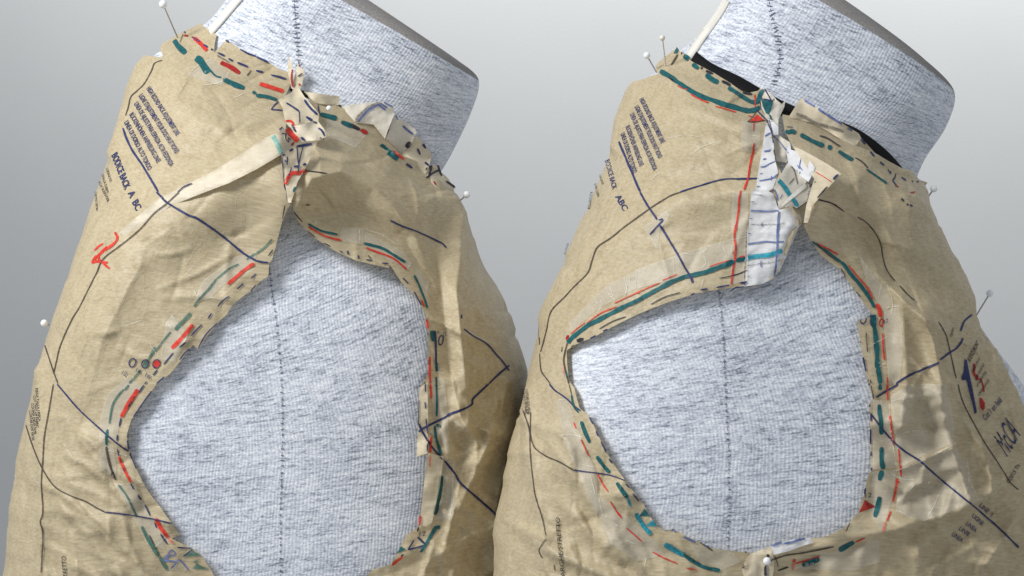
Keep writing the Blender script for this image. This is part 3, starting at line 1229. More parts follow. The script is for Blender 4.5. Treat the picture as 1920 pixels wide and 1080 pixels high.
strokes(LP, '''
teal 10.3 L1 978,225 1000,258 1045,300
teal 13.8 L1 1100,325 1130,350 1172,410
teal 3.5 L1 1175,385 1210,425 1245,435
teal 9.2 L1 1255,445 1310,470 1375,495
teal 6.9 L1 1420,515 1440,525 ; L2 0,535 60,545 120,562
teal 9.2 L2 360,640 410,655 455,665
teal 9.2 L2 480,685 520,700 545,710
black 7 L2 525,700 585,728
dred 8.0 L2 588,730 628,750
teal 10.3 L2 700,815 760,865 800,895
red 5.0 L2 770,850 835,895
pteal 9 L2 90,758 118,800 145,865
dred 5.0 L1 1035,198 1060,200
red 8.0 L1 1088,210 1130,245 1165,285
dred 8.0 L1 1240,350 1290,375 1350,412
red 8.0 L2 20,470 80,490 155,513
dred 4.0 L2 205,390 200,440 208,490 ; 240,470 250,482
red 4.5 L2 165,680 190,680 205,690 215,715
red 10.3 L2 175,722 195,755 240,792
red 7.5 L2 162,1038 178,1005 205,975 245,972 282,952
dred 4.0 L2 200,820 215,800
red 5.0 L3 645,225 660,258 640,290 600,318 560,350 515,400
red 5.0 L3 515,400 545,390 575,395 605,395
red 4.0 L3 530,330 555,305 580,290 ; 515,400 540,360 570,390 615,430 ; 600,305 560,350 555,385
green 4.0 L4 90,265 50,310 0,345 ; L3 1440,345 1385,380
green 3.5 L3 1342,405 1285,435 1215,490
green 4.5 L3 1215,490 1175,545 1140,580 1090,645
green 7.5 L3 1072,680 1030,725 985,775
green 4.0 L3 960,785 900,860 830,945 ; 870,870 840,930
green 4.0 L3 790,1000 750,1050 725,1075
green 4.5 L5 725,5 700,35 ; 695,30 650,85 630,130 615,222
teal 5.0 L5 604,255 598,300 600,345
brown 4.5 L5 598,352 610,420 630,490 650,540 ; 625,515 640,500
green 4.0 L5 665,565 700,610 730,660 750,705 768,745
green 6.9 L5 798,800 830,870 860,915 ; 830,860 860,920 895,970
brown 3 L5 840,850 870,910 895,968
green 8.0 L5 900,975 940,1045
red 6.9 L3 1430,402 1360,450 1282,520
red 6.9 L3 1085,745 1030,815 965,880
red 8.0 L5 775,30 730,100 680,185
red 5.5 L5 668,410 695,470 737,553
red 6.9 L5 877,755 905,810 945,865
pink 6 L5 945,865 975,898
teal 4.0 L4 295,180 370,218 460,238
teal 5.0 L4 607,288 700,312 770,350 842,395
teal 4.0 L4 890,468 920,530 945,592 965,652
red 3.5 L4 295,195 340,222 400,252 482,272
red 3.5 L4 620,312 690,340 770,372 815,405 848,436
red 4.0 L4 930,605 947,645
red 4.5 L4 960,715 968,770 ; 978,925 976,1000 982,1078 ; L6 982,0 986,80
red 4.5 L6 985,295 980,385
pink 4 L6 980,400 978,470
red 4.0 L6 925,740 920,795
red 5.0 L6 765,1020 795,995 825,973
teal 10.3 L4 990,780 998,815 1003,840
navy 4 L4 1005,780 1012,860 1014,960 1017,1010
teal 3.5 L4 1019,960 1019,1010
navy 3 L4 968,795 966,895
teal 4.0 L4 1015,1040 1015,1080 ; L6 1015,0 1018,90 1015,182
teal 5.0 L6 1012,228 1040,242
teal 5.0 L6 1008,235 1012,290 1022,330 1042,400
teal 7.5 L6 1046,515 1038,590 1025,660 1005,736
teal 6.9 L6 1035,806 1010,808 985,850 925,946
navy 3 L3 1440,460 1412,485 ; 1370,515 1335,545 ; 1290,585 1255,610 1225,645 ; 1190,680 1170,712 ; 1135,745 1105,775 1075,810 ; 1045,845 1010,875 ; 975,905 920,970 ; 885,1000 860,1030 ; 825,1068 812,1080
navy 3 L5 810,5 780,48 ; 745,90 730,115 ; 680,190 670,240 ; 660,285 658,320 ; 660,365 668,405 ; 735,560 752,592 ; 775,625 795,652 ; 815,680 845,742 ; 870,780 880,810 ; 903,845 940,900
black 3.2 L5 760,65 715,140 ; 672,420 690,450 ; 695,475 705,505
navy 2.6 L3 1440,525 1380,585 1305,640 ; 1220,740 1160,800 1115,880 ; 1080,870 1040,905 1010,945 ; 925,1040 880,1078
navy 2.6 L5 885,0 830,70 750,185 ; 712,290 728,380 755,450 785,510 ; 875,650 920,710 965,780 ; 998,920 1085,925
navy 4 L1 690,720 730,820 800,930 890,1080 ; L3 880,0 905,25 940,60 1050,125 1110,150 1200,210 1290,280 1370,345 1440,385 ; L4 0,385 40,395 70,397
navy 2.4 L1 1000,1080 1030,1052 1080,1030
brown 2.6 L3 1005,0 940,60 860,125 780,215 670,305 580,375 545,450 500,540 450,640 400,725 340,860 320,940 300,1020
brown 2.4 L5 300,0 265,200 248,300 240,430 232,560 240,715 225,775 240,850 230,1060
brown 2.6 L3 245,840 270,920 300,1010 325,1078
navy 3 L5 320,0 440,140 570,260 640,320 700,365 725,377
brown 2.6 L5 145,230 180,340 220,440 260,515 310,580 390,625 480,660 540,695 590,720
navy 2.6 L5 590,720 680,730 760,742 870,762 965,785
navy 4 L1 1078,205 1125,235 ; 1142,250 1170,265 ; 1225,295 1265,315 ; 1285,328 1310,342 ; 1335,350 1395,375
navy 4.5 L1 1030,172 1044,186 ; 1185,275 1200,280 ; 1270,225 1290,235
navy 3.5 L1 1085,117 1115,115 ; 1150,145 1180,165 1215,190 ; 1350,275 1395,300 1440,315 ; L2 0,318 70,350 ; 140,395 180,402
navy 4 L2 0,395 40,405 ; 85,420 125,430 170,445
brown 3 L1 1390,425 1412,395
brown 2.5 L1 912,338 870,355 850,400 810,470 770,510 735,545 722,600 705,650
navy 2.6 L2 85,615 105,590 125,570 ; 85,615 150,620
grey 3 L1 1220,310 1290,350 ; 1010,240 1030,190 ; 1060,120 1090,140
navy 2.6 L2 350,590 352,615 358,640 ; 232,365 255,375 ; 235,430 262,412
navy 3.2 L2 170,577 205,598 243,625
navy 1.8 L2 243,622 246,690
navy 4 L2 272,560 300,600 345,645
navy 5 L2 282,655 318,678
navy 4 L2 322,685 345,692 ; 350,720 372,735 387,765 ; 360,775 385,780
navy 4.5 L2 252,772 275,790
navy 3.5 L2 200,700 225,742
navy 5 L2 230,822 315,810
navy 2.2 L2 230,822 235,880 240,930 ; 268,812 240,930 242,985 ; 142,872 152,950 158,1020 165,1070
navy 4.5 L2 212,937 245,933 ; 265,928 282,920 ; 140,872 163,866 ; 190,850 210,838
navy 2.5 L2 200,940 185,1000 ; 178,880 176,930 ; 162,900 170,910
teal 5.0 L2 222,1050 212,1080
grey 5 L2 560,690 580,650 620,610 660,590 700,577
blue 4 L2 575,685 600,655 640,615 710,580
blue 4 L2 690,590 730,620 ; 705,585 740,607 ; 720,575 770,602
blue 3 L2 785,648 800,675
blue 5 L2 820,670 860,700 905,735 ; 825,708 855,735 885,755
black 9 L2 848,832 870,800
navy 4 L2 912,765 935,800 955,835 ; 910,835 925,870 ; 845,920 880,945 ; 950,912 975,930
black 5 L2 955,920 985,930 955,955
black 4 L2 1025,930 1035,965 1045,990 ; 955,1000 1000,970 1030,955 ; 1070,1020 1100,1040 1125,1060 ; 990,930 970,1000
dred 4.0 L2 1018,932 1032,930 ; 1000,1020 1012,1040
black 2.2 L2 280,960 330,965 400,975
navy 3 L4 755,160 830,195 900,220 960,245 1020,275 1050,290 1070,312
navy 3 L4 1170,770 1220,808 1280,840 1315,870 1350,910 1390,955 1425,1005
navy 3 L4 1157,688 1157,712
navy 4 L4 1425,975 1370,1020 1310,1078 ; L6 1310,0 1265,40 1220,85 1215,115 1160,145 1090,170 1060,190 960,240 915,270
navy 4 L6 915,220 935,265 960,310 1000,365 1040,410 1080,455 1120,505 1145,550 1180,585 1240,635 1290,680 1330,715 1370,760 1385,800 1410,840 1425,860
black 2.2 L4 163,75 150,150 ; 70,360 95,325 ; 215,112 235,140 262,168 ; 290,220 330,252 ; 380,285 420,306
navy 4 L4 515,330 520,352 ; 575,355 580,376
navy 2.6 L4 620,380 655,385 ; 710,400 745,403 ; 827,482 858,515 ; 890,560 910,600 930,637 ; 470,330 490,340
brown 3 L4 280,72 305,74 ; 630,355 648,375
navy 2.6 L6 950,-10 955,45 ; 950,100 955,140 ; 957,195 965,280 ; 965,335 963,380 ; 900,345 898,390
black 1.8 L6 918,20 915,230
black 3.5 L6 915,805 908,830 ; 830,958 815,970
navy 4 L6 910,860 930,882 955,905
navy 3.2 L6 955,905 905,920 855,933 ; 890,880 872,905 855,933
blue 3 L5 915,990 945,960 965,935 985,957 950,970 935,985 ; 915,990 990,1000 ; 960,1040 985,1015 1010,990 1060,1046
navy 2.6 L5 1085,925 1130,960 1160,1000 1190,1046 ; 1030,970 1085,930
''')
strokes(LP, '''
white 1.17 L1 1060,420 1110,370 1190,330 ; 1130,480 1240,460 1290,400 1270,380 ; 1380,520 1340,540 1310,550
white 1.3 L2 398,670 405,740 415,780 ; 420,775 500,800 560,830 ; 560,830 590,790 620,755
white 1.04 L3 935,735 1000,800 1060,850 ; 840,850 880,910 920,950 ; 960,690 985,720 ; 1090,550 1120,610 ; 1180,590 1230,600 ; 710,750 800,720
white 1.04 L5 600,370 700,400 760,420 ; 660,480 740,520 800,560 ; 640,560 700,570 ; 180,510 210,555 230,585 ; 360,340 400,400 440,450 ; 510,310 540,360 ; 700,650 760,670 ; 870,920 940,850
white 1.3 L4 580,212 585,250 580,290 ; 330,150 340,190 ; 610,210 700,240 800,300 ; 870,395 850,440 ; 970,505 950,560 ; 1020,1010 1060,1020
white 1.3 L6 1080,190 1160,240 1240,330 ; 1110,430 1105,600 1095,740 ; 1000,760 1060,745 1100,770 ; 1040,610 1070,620 ; 1350,860 1340,960 1350,1040 ; 1290,500 1340,550 ; 1010,20 1060,10
''')
LP.blob('green', 'L5 1032,972 1080,932 1135,966')
LP.blob('green', 'L5 1082,1040 1122,985 1085,1000 1180,1044')
LP.blob('teal', 'L6 815,912 842,930 792,955')
LP.blob('red', 'P 290,676 297,675 300,682 296,689 290,689 287,683')
for c in ((248, 680), (272, 682), (293, 682)):
    LP.ring('navy', *c, 6, 8, 0.4)
LP.blob('green', 'P 268,676 276,676 277,688 270,690')
LP.ring('navy', 827, 638, 4, 9, 0.15)
LP.text('navy', '12', (228, 702), (236, 706), (3, -8))
LP.text('navy', '14', (254, 697), (262, 702), (3, -8))
LP.text('navy', '16', (272, 706), (281, 711), (3, -8))
LP.text('navy', '12', (832, 632), (837, 629), (-1, -8))
LP.text('navy', '14', (820, 628), (824, 625), (-1, -7))
LP.text('navy', '12', (786, 1007), (798, 1004), (1, -9))
LP.text('navy', 'EAS', (523, 242), (541, 268), (6, -5), 0.01)
q = lambda x, y: (x / 3, y / 3)
for s_, a, b in (('HIGH ROUND BACK ADJUSTMENT LINE', (822, 500), (990, 765)), ("LIGNE D'AJUSTEMENT POUR DOS HAUT ROND", (778, 540), (985, 865)),
                 ('LINEA DE AJUSTE PARA ESPALDA ALTA REDONDA', (752, 585), (955, 938)), ('RÜCKENHÖHEN ANPASSUNG LINIE', (725, 645), (882, 918)),
                 ('LINEA DI DORSO ALTO TONDO', (697, 690), (832, 960))):
    LP.text('navy', s_, q(*a), q(*b), (8, -6), 0.02)
LP.text('navy', 'BODICE BACK', q(626, 875), q(702, 1070), (11, -8), 0.03)
LP.text('navy', 'A  BC', (239, 362), (255, 396), (11, -8), 0.03)
LP.text('black', 'CORSAGE DOS', q(595, 950), q(618, 1025), (4, -3), 0.01)
LP.text('black', 'ESPALDA CUERPO', q(570, 985), q(600, 1090), (4, -3), 0.01)
LP.text('black', 'RÜCKENTEIL', (184, 342), (202, 380), (4, -3), 0.01)
LP.text('black', 'CORPINO DIETRO', (177, 360), (180, 396), (4, -1), 0.01)
for i_ in range(4):
    LP.text('black', ('PIEGA TALLA UNICA', 'CUT TWO OF FABRIC', 'COUPER DEUX FOIS', 'CORTAR DOS VECES')[i_], (66 - i_ * 4, 728 + i_ * 14), (72 - i_ * 4, 790 + i_ * 12), (4.5, -0.5), 0.01)
LP.text('black', 'ALLONGER', (134, 490), (143, 468), (-4, -2))
LP.text('black', 'LARGHE/STRETTO', (131, 1130), (123, 1043), (-9, -1))
pin((306, 8), (338, 82), 1.20, 1.222, 0.0026, 'long steel pin through the back neck corner of the left paper bodice', group=GB)
pin((83, 606), (94, 610), 1.215, 1.225, 0.0023, 'white ball pin head at the centre back edge of the left paper bodice', group=GB)
pin((875, 365), (836, 401), 1.215, 1.225, 0.0023, 'white ball pin below the front neck point of the left paper bodice', group=GB)
pin((617, 203), (612, 206), 1.145, 1.152, 0.0016, 'tiny pale pin head under the tan strip at the left form neckline', group=GB)

# ================================================================== right form
RF = Form(1.12, [
    (1438, -76, 1750, 142, 4.5, 2.5, 0.07, 0),
    (1404, -55, 1784, 180, 5.4, 2.5, 0.07, 0),
    (1366, -8, 1768, 240, 5.6, 2.5, 0.06, 0),
    (1312, 62, 1728, 302, 5.9, 2.4, 0.04, 0),
    (1240, 118, 1716, 355, 7.2, 2.1, 0.02, 2),
    (1190, 164, 1722, 394, 9.2, 2.1, 0, 2.5),
    (1163, 240, 1744, 428, 11.2, 2.15, 0, 2.5),
    (1128, 330, 1776, 482, 12.8, 2.4, 0, 2.5),
    (1085, 430, 1814, 556, 13.6, 2.65, 0, 2.5),
    (1040, 540, 1866, 630, 13.9, 3.1, 0, 2.5),
    (1002, 660, 1938, 722, 14.0, 3.1, 0, 2.5),
    (968, 790, 1985, 820, 14.0, 3.1, 0, 2.5),
    (940, 930, 2010, 940, 13.8, 3.1, 0, 2.5),
    (922, 1080, 2015, 1080, 13.5, 3.1, 0, 2.5),
    (910, 1300, 1985, 1300, 13.0, 3.1, 0, 2.5),
    (925, 1500, 1965, 1500, 12.4, 3.1, 0, 2.5)])
base = to_world(np.array([[0.13, 1.12, -0.38]]))[0]
rform = thing('dress_form', Vector(base), 'right grey heather jersey dress form, its arm area fully ringed by paper', 'dress form', 'dress forms')
rshear = lambda py: 0.34 * smooth01((850 - py) / 400) * smooth01((py - 170) / 250) + 0.12
rbody = build_body(RF, rform, 1360, rshear, 0)
RB = body_bvh(rbody)
stitches(RB, 'P 1346,530 1352,580 1357,640 1360,720 1364,800 1367,880 1367,960 1364,1060', rform, 'side_seam_stitching', 11, 3.4)
stitches(RB, 'P 1437,-40 1445,20 1456,60 1462,110 1450,160', rform, 'neck_seam_stitching', 8, 6)
band(RB, 'P 1362,0 1348,24 1330,50 1312,76 1294,103 1285,118', 13, TWILL, rform, 'twill_tape', 0.001, 0.002)
band(RB, 'P 1290,100 1330,130 1380,154 1425,180 1475,207 1540,230 1600,252 1650,288 1685,326 1705,350', 24, BLACKTAPE, rform, 'neck_tape')

rroot = thing('paper_bodice_pattern', Vector((base[0], base[1] - 0.05, base[2])),
              'tan tissue paper bodice pattern with white gridded shoulder insert on the right dress form', 'paper pattern', 'paper bodice patterns')
RP = Paper(RF, rroot)
R_TOP = pts('Rb 800,930 740,1000 R4 150,220')
R_ARM_B = pts('R4 178,190 150,220 100,350 55,450 20,490 R3 1380,528 1225,540 1030,572 700,692 470,812 350,862 308,892 310,960 320,1060 '
              'R5 350,20 380,135 430,175 455,220 500,320 565,440 640,545 745,685 775,745 820,800 865,830 910,812 970,850 1130,922 1240,940 1340,946')
R_ARM_F = pts('R4 178,190 205,200 240,270 300,360 410,440 485,550 560,655 590,690 500,730 520,850 545,1000 R6 570,10 590,90 570,110 575,300 580,480 555,540 540,620 505,722 440,800 300,862 20,917 P 1425,1033')
rarm = np.array([p[:2] for p in R_ARM_B[::-1] + R_ARM_F])
rr_ = [ridge('P 1505,330,7.5 1440,350,9.0 1380,360,7.5 1290,372,6.0 1200,400,4.5 1120,455,3.0', 24, 1.8, 34),
       ridge('P 1190,165,1.5 1172,225,4.5 1160,280,3.0', 8, 2, 14),
       ridge('P 1270,195,1.5 1340,215,3.0 1400,240,3.0', 10, 2, 12),
       ridge('P 1240,270,1.5 1330,255,3.0 1400,275,3.0', 12, 2, 14),
       ridge('P 1230,330,1.5 1320,300,3.0 1400,320,3.0', 12, 2, 14),
       ridge('P 1130,465,3.75 1070,520,3.75 1020,600,3.0', 12, 1.6, 20),
       ridge('P 1000,740,3.0 996,860,6.0 1004,930,6.0 1020,1010,4.5', 10, 1.6, 16),
       ridge('P 1010,800,0.0 1045,850,6.0 1085,910,6.0 1120,960,3.0', 10, 1.5, 22),
       ridge('P 1040,790,0.0 1065,840,4.5 1085,880,1.5', 8, 1.5, 14),
       ridge('P 970,990,3.0 1020,1030,6.0 1090,1060,7.5 1150,1085,6.0', 10, 1.5, 20),
       ridge('P 1040,930,1.5 1090,980,4.5 1160,1050,4.5', 10, 1.5, 20)]


def r_edge(x, y):
    d, _, _ = seg_dist(rarm, x, y)
    up = smooth01((640 - y) / 250)
    return (0.0005 + 0.0035 * up) * np.exp(-(d / 38) ** 2)


rw_ = [wrinkles((950, 700, 1250, 1080), 70, 31, 1.3, 0.8, 0.5), wrinkles((1020, 380, 1380, 660), 40, 32, 0.7, -0.5, 0.8), wrinkles((1170, 130, 1430, 380), 40, 33, 0.8, -0.2, 0.5)]
rg_ = [wrinkles((1620, 600, 1960, 1080), 100, 34, 1.4, 0.9, 0.9), wrinkles((1490, 210, 1850, 600), 45, 35, 0.8, 0.8, 0.5)]


def r_back(x, y):
    h = 0.0015 + r_edge(x, y)
    for r in rr_ + rw_:
        h = h + r(x, y)
    h = h + 0.012 * np.exp(-((x - 1500) ** 2 / 70 ** 2 + (y - 360) ** 2 / 110 ** 2))
    k = smooth01((y - 700) / 250)
    return np.maximum(h + crumple(x, y, 0.5 + 1.6 * k, 105, 13.0, 0.6, 2.6) + facet(x, y, 0.4 + 1.2 * k, 92, 7) + facet(x, y, 0.10 + 0.15 * k, 30, 8), -0.0012)


rtop = [('px', *p) for p in pts('R1 745,458 828,422 835,345 858,242 945,290 1020,350 1140,412 1230,468 1290,510 1330,522 1385,510')]
rsh = [('px', *p) for p in pts('Ra 300,160 300,400 370,540 440,740 480,1050 Rb 560,300 700,720 800,860 805,920')]
rbackp = rtop + rsh + [('px', *p) for p in R_ARM_B] + [('px', 1412, 1085), ('ts', 1.62, 13.7), ('ts', math.pi + 0.10, 13.7), ('ts', math.pi + 0.10, 9), ('ts', math.pi + 0.08, 6.2), ('ts', math.pi + 0.02, 5.0)]
RP.sheet('back_panel', rbackp, r_back, TISSUE)

rf_ = [ridge('P 1515,415,7.5 1540,360,16.5 1600,345,16.5 1650,400,12.0 1680,470,6.0', 34, 1.2, 44),
       ridge('P 1590,400,-3.0 1640,470,-7.5 1675,530,-7.5 1720,560,-4.5', 30, 1.2, 30),
       ridge('P 1590,300,3.0 1670,370,9.0 1712,460,12.0 1760,520,9.0 1800,570,6.0', 34, 1.2, 34),
       ridge('P 1560,430,1.5 1600,470,4.5 1650,520,7.5 1700,570,12.0 1735,600,13.5 1770,620,9.0 1800,640,4.5', 14, 1.2, 28),
       ridge('P 1730,590,6.0 1752,650,12.0 1765,720,12.0 1768,780,10.5 1785,840,7.5 1810,920,4.5', 18, 1.2, 26),
       ridge('P 1690,560,3.0 1695,640,7.5 1700,720,6.0 1690,800,3.0', 16, 1.2, 20),
       ridge('P 1790,850,3.0 1815,930,7.5 1832,960,4.5', 7, 1.2, 10),
       ridge('P 1840,830,3.0 1858,900,7.5 1862,960,4.5', 10, 1.2, 14),
       ridge('P 1450,1046,4.5 1560,1022,6.0 1640,1003,7.5 1720,984,7.5 1800,960,7.5 1860,925,6.0 1885,900,3.0', 5, 1.2, 34),
       ridge('P 1690,750,4.5 1740,740,3.0 1800,735,1.5', 7, 1.2, 7),
       ridge('P 1640,830,1.5 1690,880,3.0 1760,850,4.5 1800,835,3.0', 5, 1.2, 8),
       ridge('P 1690,940,4.5 1715,910,4.5 1745,905,3.0', 4, 1.2, 6),
       ridge('P 1670,1010,3.0 1718,990,6.0 1722,1040,6.0 1740,1070,3.0', 8, 1.2, 18),
       ridge('P 1850,1060,4.5 1890,1000,7.5 1910,960,4.5', 10, 1.2, 16),
       ridge('P 1760,1060,3.0 1830,1020,4.5 1880,1040,4.5', 12, 1.2, 16)]


def r_front(x, y):
    h = 0.0015 + r_edge(x, y)
    for r in rf_ + rg_:
        h = h + r(x, y)
    h = h + 0.010 * np.exp(-((x - 1515) ** 2 / 60 ** 2 + (y - 350) ** 2 / 100 ** 2))
    k = smooth01((y - 640) / 150)
    return np.maximum(h + crumple(x, y, 0.4 + 1.2 * k, 86, 18.0, 1.0, 2.4) + facet(x, y, 0.4 + 2.6 * k, 78, 9) + facet(x, y, 0.10 + 0.4 * k, 30, 10), -0.0012)


rfrontp = [('px', *p) for p in pts('Rb 830,930 880,850 930,700 980,400 P 1500,300 1470,240 1466,215 Rb 780,-400 P 1520,225 1602,262 R2 525,775 570,825 650,910 745,985 845,1022')]
rfrontp = rfrontp + [('px', *p) for p in pts('P 1722,372 1722,400 1742,434 1766,480 1790,525 1822,592 1850,640 1880,690 1912,748 1935,800 1950,860 1960,960')] + [('ts', 0.25, 13.0), ('ts', 0.22, 13.7), ('ts', 1.52, 13.7)] + [('px', *p) for p in R_ARM_F[::-1][:-1]]
RP.sheet('front_panel', rfrontp, r_front, TISSUE)

RP.index()
RP.flap('white_paper_insert', 'Ra 365,595,0.8 395,590,1.12 450,740,1.92 480,1050,2.08 Rb 520,280,2.24 455,480,2.24 400,515,2.08 190,513,1.92 240,480,1.6 320,0,1.28', WHITEP, label='shaded upper part of the white paper insert')
RP.flap('white_paper_insert', 'Rb 190,515,2.08 400,515,2.4 455,540,2.4 525,740,2.56 700,720,2.56 725,750,2.4 815,850,2.24 Rc 1000,8,1.92 950,150,1.76 880,300,1.6 740,620,1.44 640,740,1.44 500,810,1.44 260,842,1.28 160,870,1.28 60,925,1.6 58,870,1.12 260,820,1.28 290,560,1.6 300,100,1.92 Rb 150,1000,1.92', WHITEP, crinkle=0.9,
        label='white paper insert with blue grid lines')
RP.flap('neck_seam_flap', 'R2 185,550,3.0 510,750,4.5 522,772,4.0 485,838,2.5 420,790,2.0 330,735,2.0 250,692,2.0 115,660,1.5', FLAP)
RP.flap('shoulder_fold', 'Ra 690,870,0.8 Rb 840,22,1.5 1120,178,4 1295,300,6.5 1180,420,7.5 930,700,8 905,830,7 880,900,6 830,900,5 860,700,5 900,560,4 960,360,3', FLAP, crinkle=0.6, flat=True)
RP.flap('shoulder_fold', 'Ra 660,820,2 675,920,3 Rb 830,50,5 970,220,9 960,260,9.5 890,400,10 840,368,9 640,180,5.5 620,20,3', WHITEP, crinkle=0.9, flat=True)
RP.flap('shoulder_fold', 'Rb 985,360,6.46 970,430,6.46 900,470,6.46 880,400,6.46 930,320,6.84', WHITEP)
RP.flap('shoulder_fold', 'Rb 630,170,3 690,205,4 900,440,9 870,640,11 750,722,11 690,700,10 525,742,7.5 505,600,6 460,470,4 520,360,3.5', CREAMP, crinkle=0.5, flat=True)
RP.flap('shoulder_fold', 'Rb 870,640,6.46 905,600,6.08 850,800,4.94 800,930,4.18 720,1010,3.8 715,800,5.32 735,735,6.08', CREAMP, crinkle=1.5)
RP.flap('shoulder_fold', 'Ra 300,150,2.66 350,170,3.42 440,240,4.18 500,310,4.94 560,360,5.32 605,322,6.08 592,400,5.32 520,550,4.56 518,740,4.56 660,830,4.94 670,920,4.94 620,1080,5.32 500,1062,4.94 440,740,4.18 370,540,3.42 310,400,3.04 298,280,2.66', CREAMP, crinkle=2.6)
RP.flap('shoulder_fold', 'Ra 380,540,3.8 450,560,4.56 520,640,4.94 520,740,4.94 440,742,4.56', WHITEP, crinkle=1.5)
RP.flap('underarm_patch', 'Rh 380,385,2.5 500,340,3.5 680,282,3.0 720,400,3.0 735,560,3.0 700,800,3.5 300,800,3.5 250,640,3.0 300,460,3.0', FLAP, crinkle=1.5)
RP.flap('underarm_patch', 'Rh 680,268,3.5 860,205,4.0 1070,165,4.0 1280,150,3.5 1315,222,2.5 1180,260,2.5 960,345,2.5 728,402,3.0', WHITEP, crinkle=0.8)
RP.index()

for t in ('R3 690,440 1000,330 1230,265 1250,390 940,480 700,545', 'R3 320,740 540,520 690,450 700,540 480,660 330,790', 'R5 250,90 310,80 400,330 480,500 480,760 400,560 290,320',
          'R3 740,200 870,105 890,130 830,220 820,330 760,240', 'R5 420,580 640,740 820,900 860,960 700,1000 560,900', 'R4 520,380 640,520 700,620 660,690 560,520',
          'R4 650,680 740,640 760,900 740,1078 680,1078 660,850', 'R6 590,90 670,90 715,470 590,480', 'R6 690,70 800,0 1000,0 1040,200 1050,330 860,410 740,470',
          'R6 590,490 720,490 700,640 640,840 560,700', 'R6 740,480 1050,350 1120,450 1180,660 880,770 720,720', 'R5 1000,900 1240,945 1290,1000 1180,1045 1060,1000',
          'R6 130,1040 300,960 480,920 620,870 630,1000 480,1050', 'R1 1290,680 1400,700 1390,860 1290,850', 'R3 1240,0 1330,0 1325,500 1230,520'):
    RP.patch('tape_strip', t, TAPE)
RP.patch('tape_strip', 'Rb 650,580 880,390 900,440 570,700 545,700', CREASE, off=0.0007)

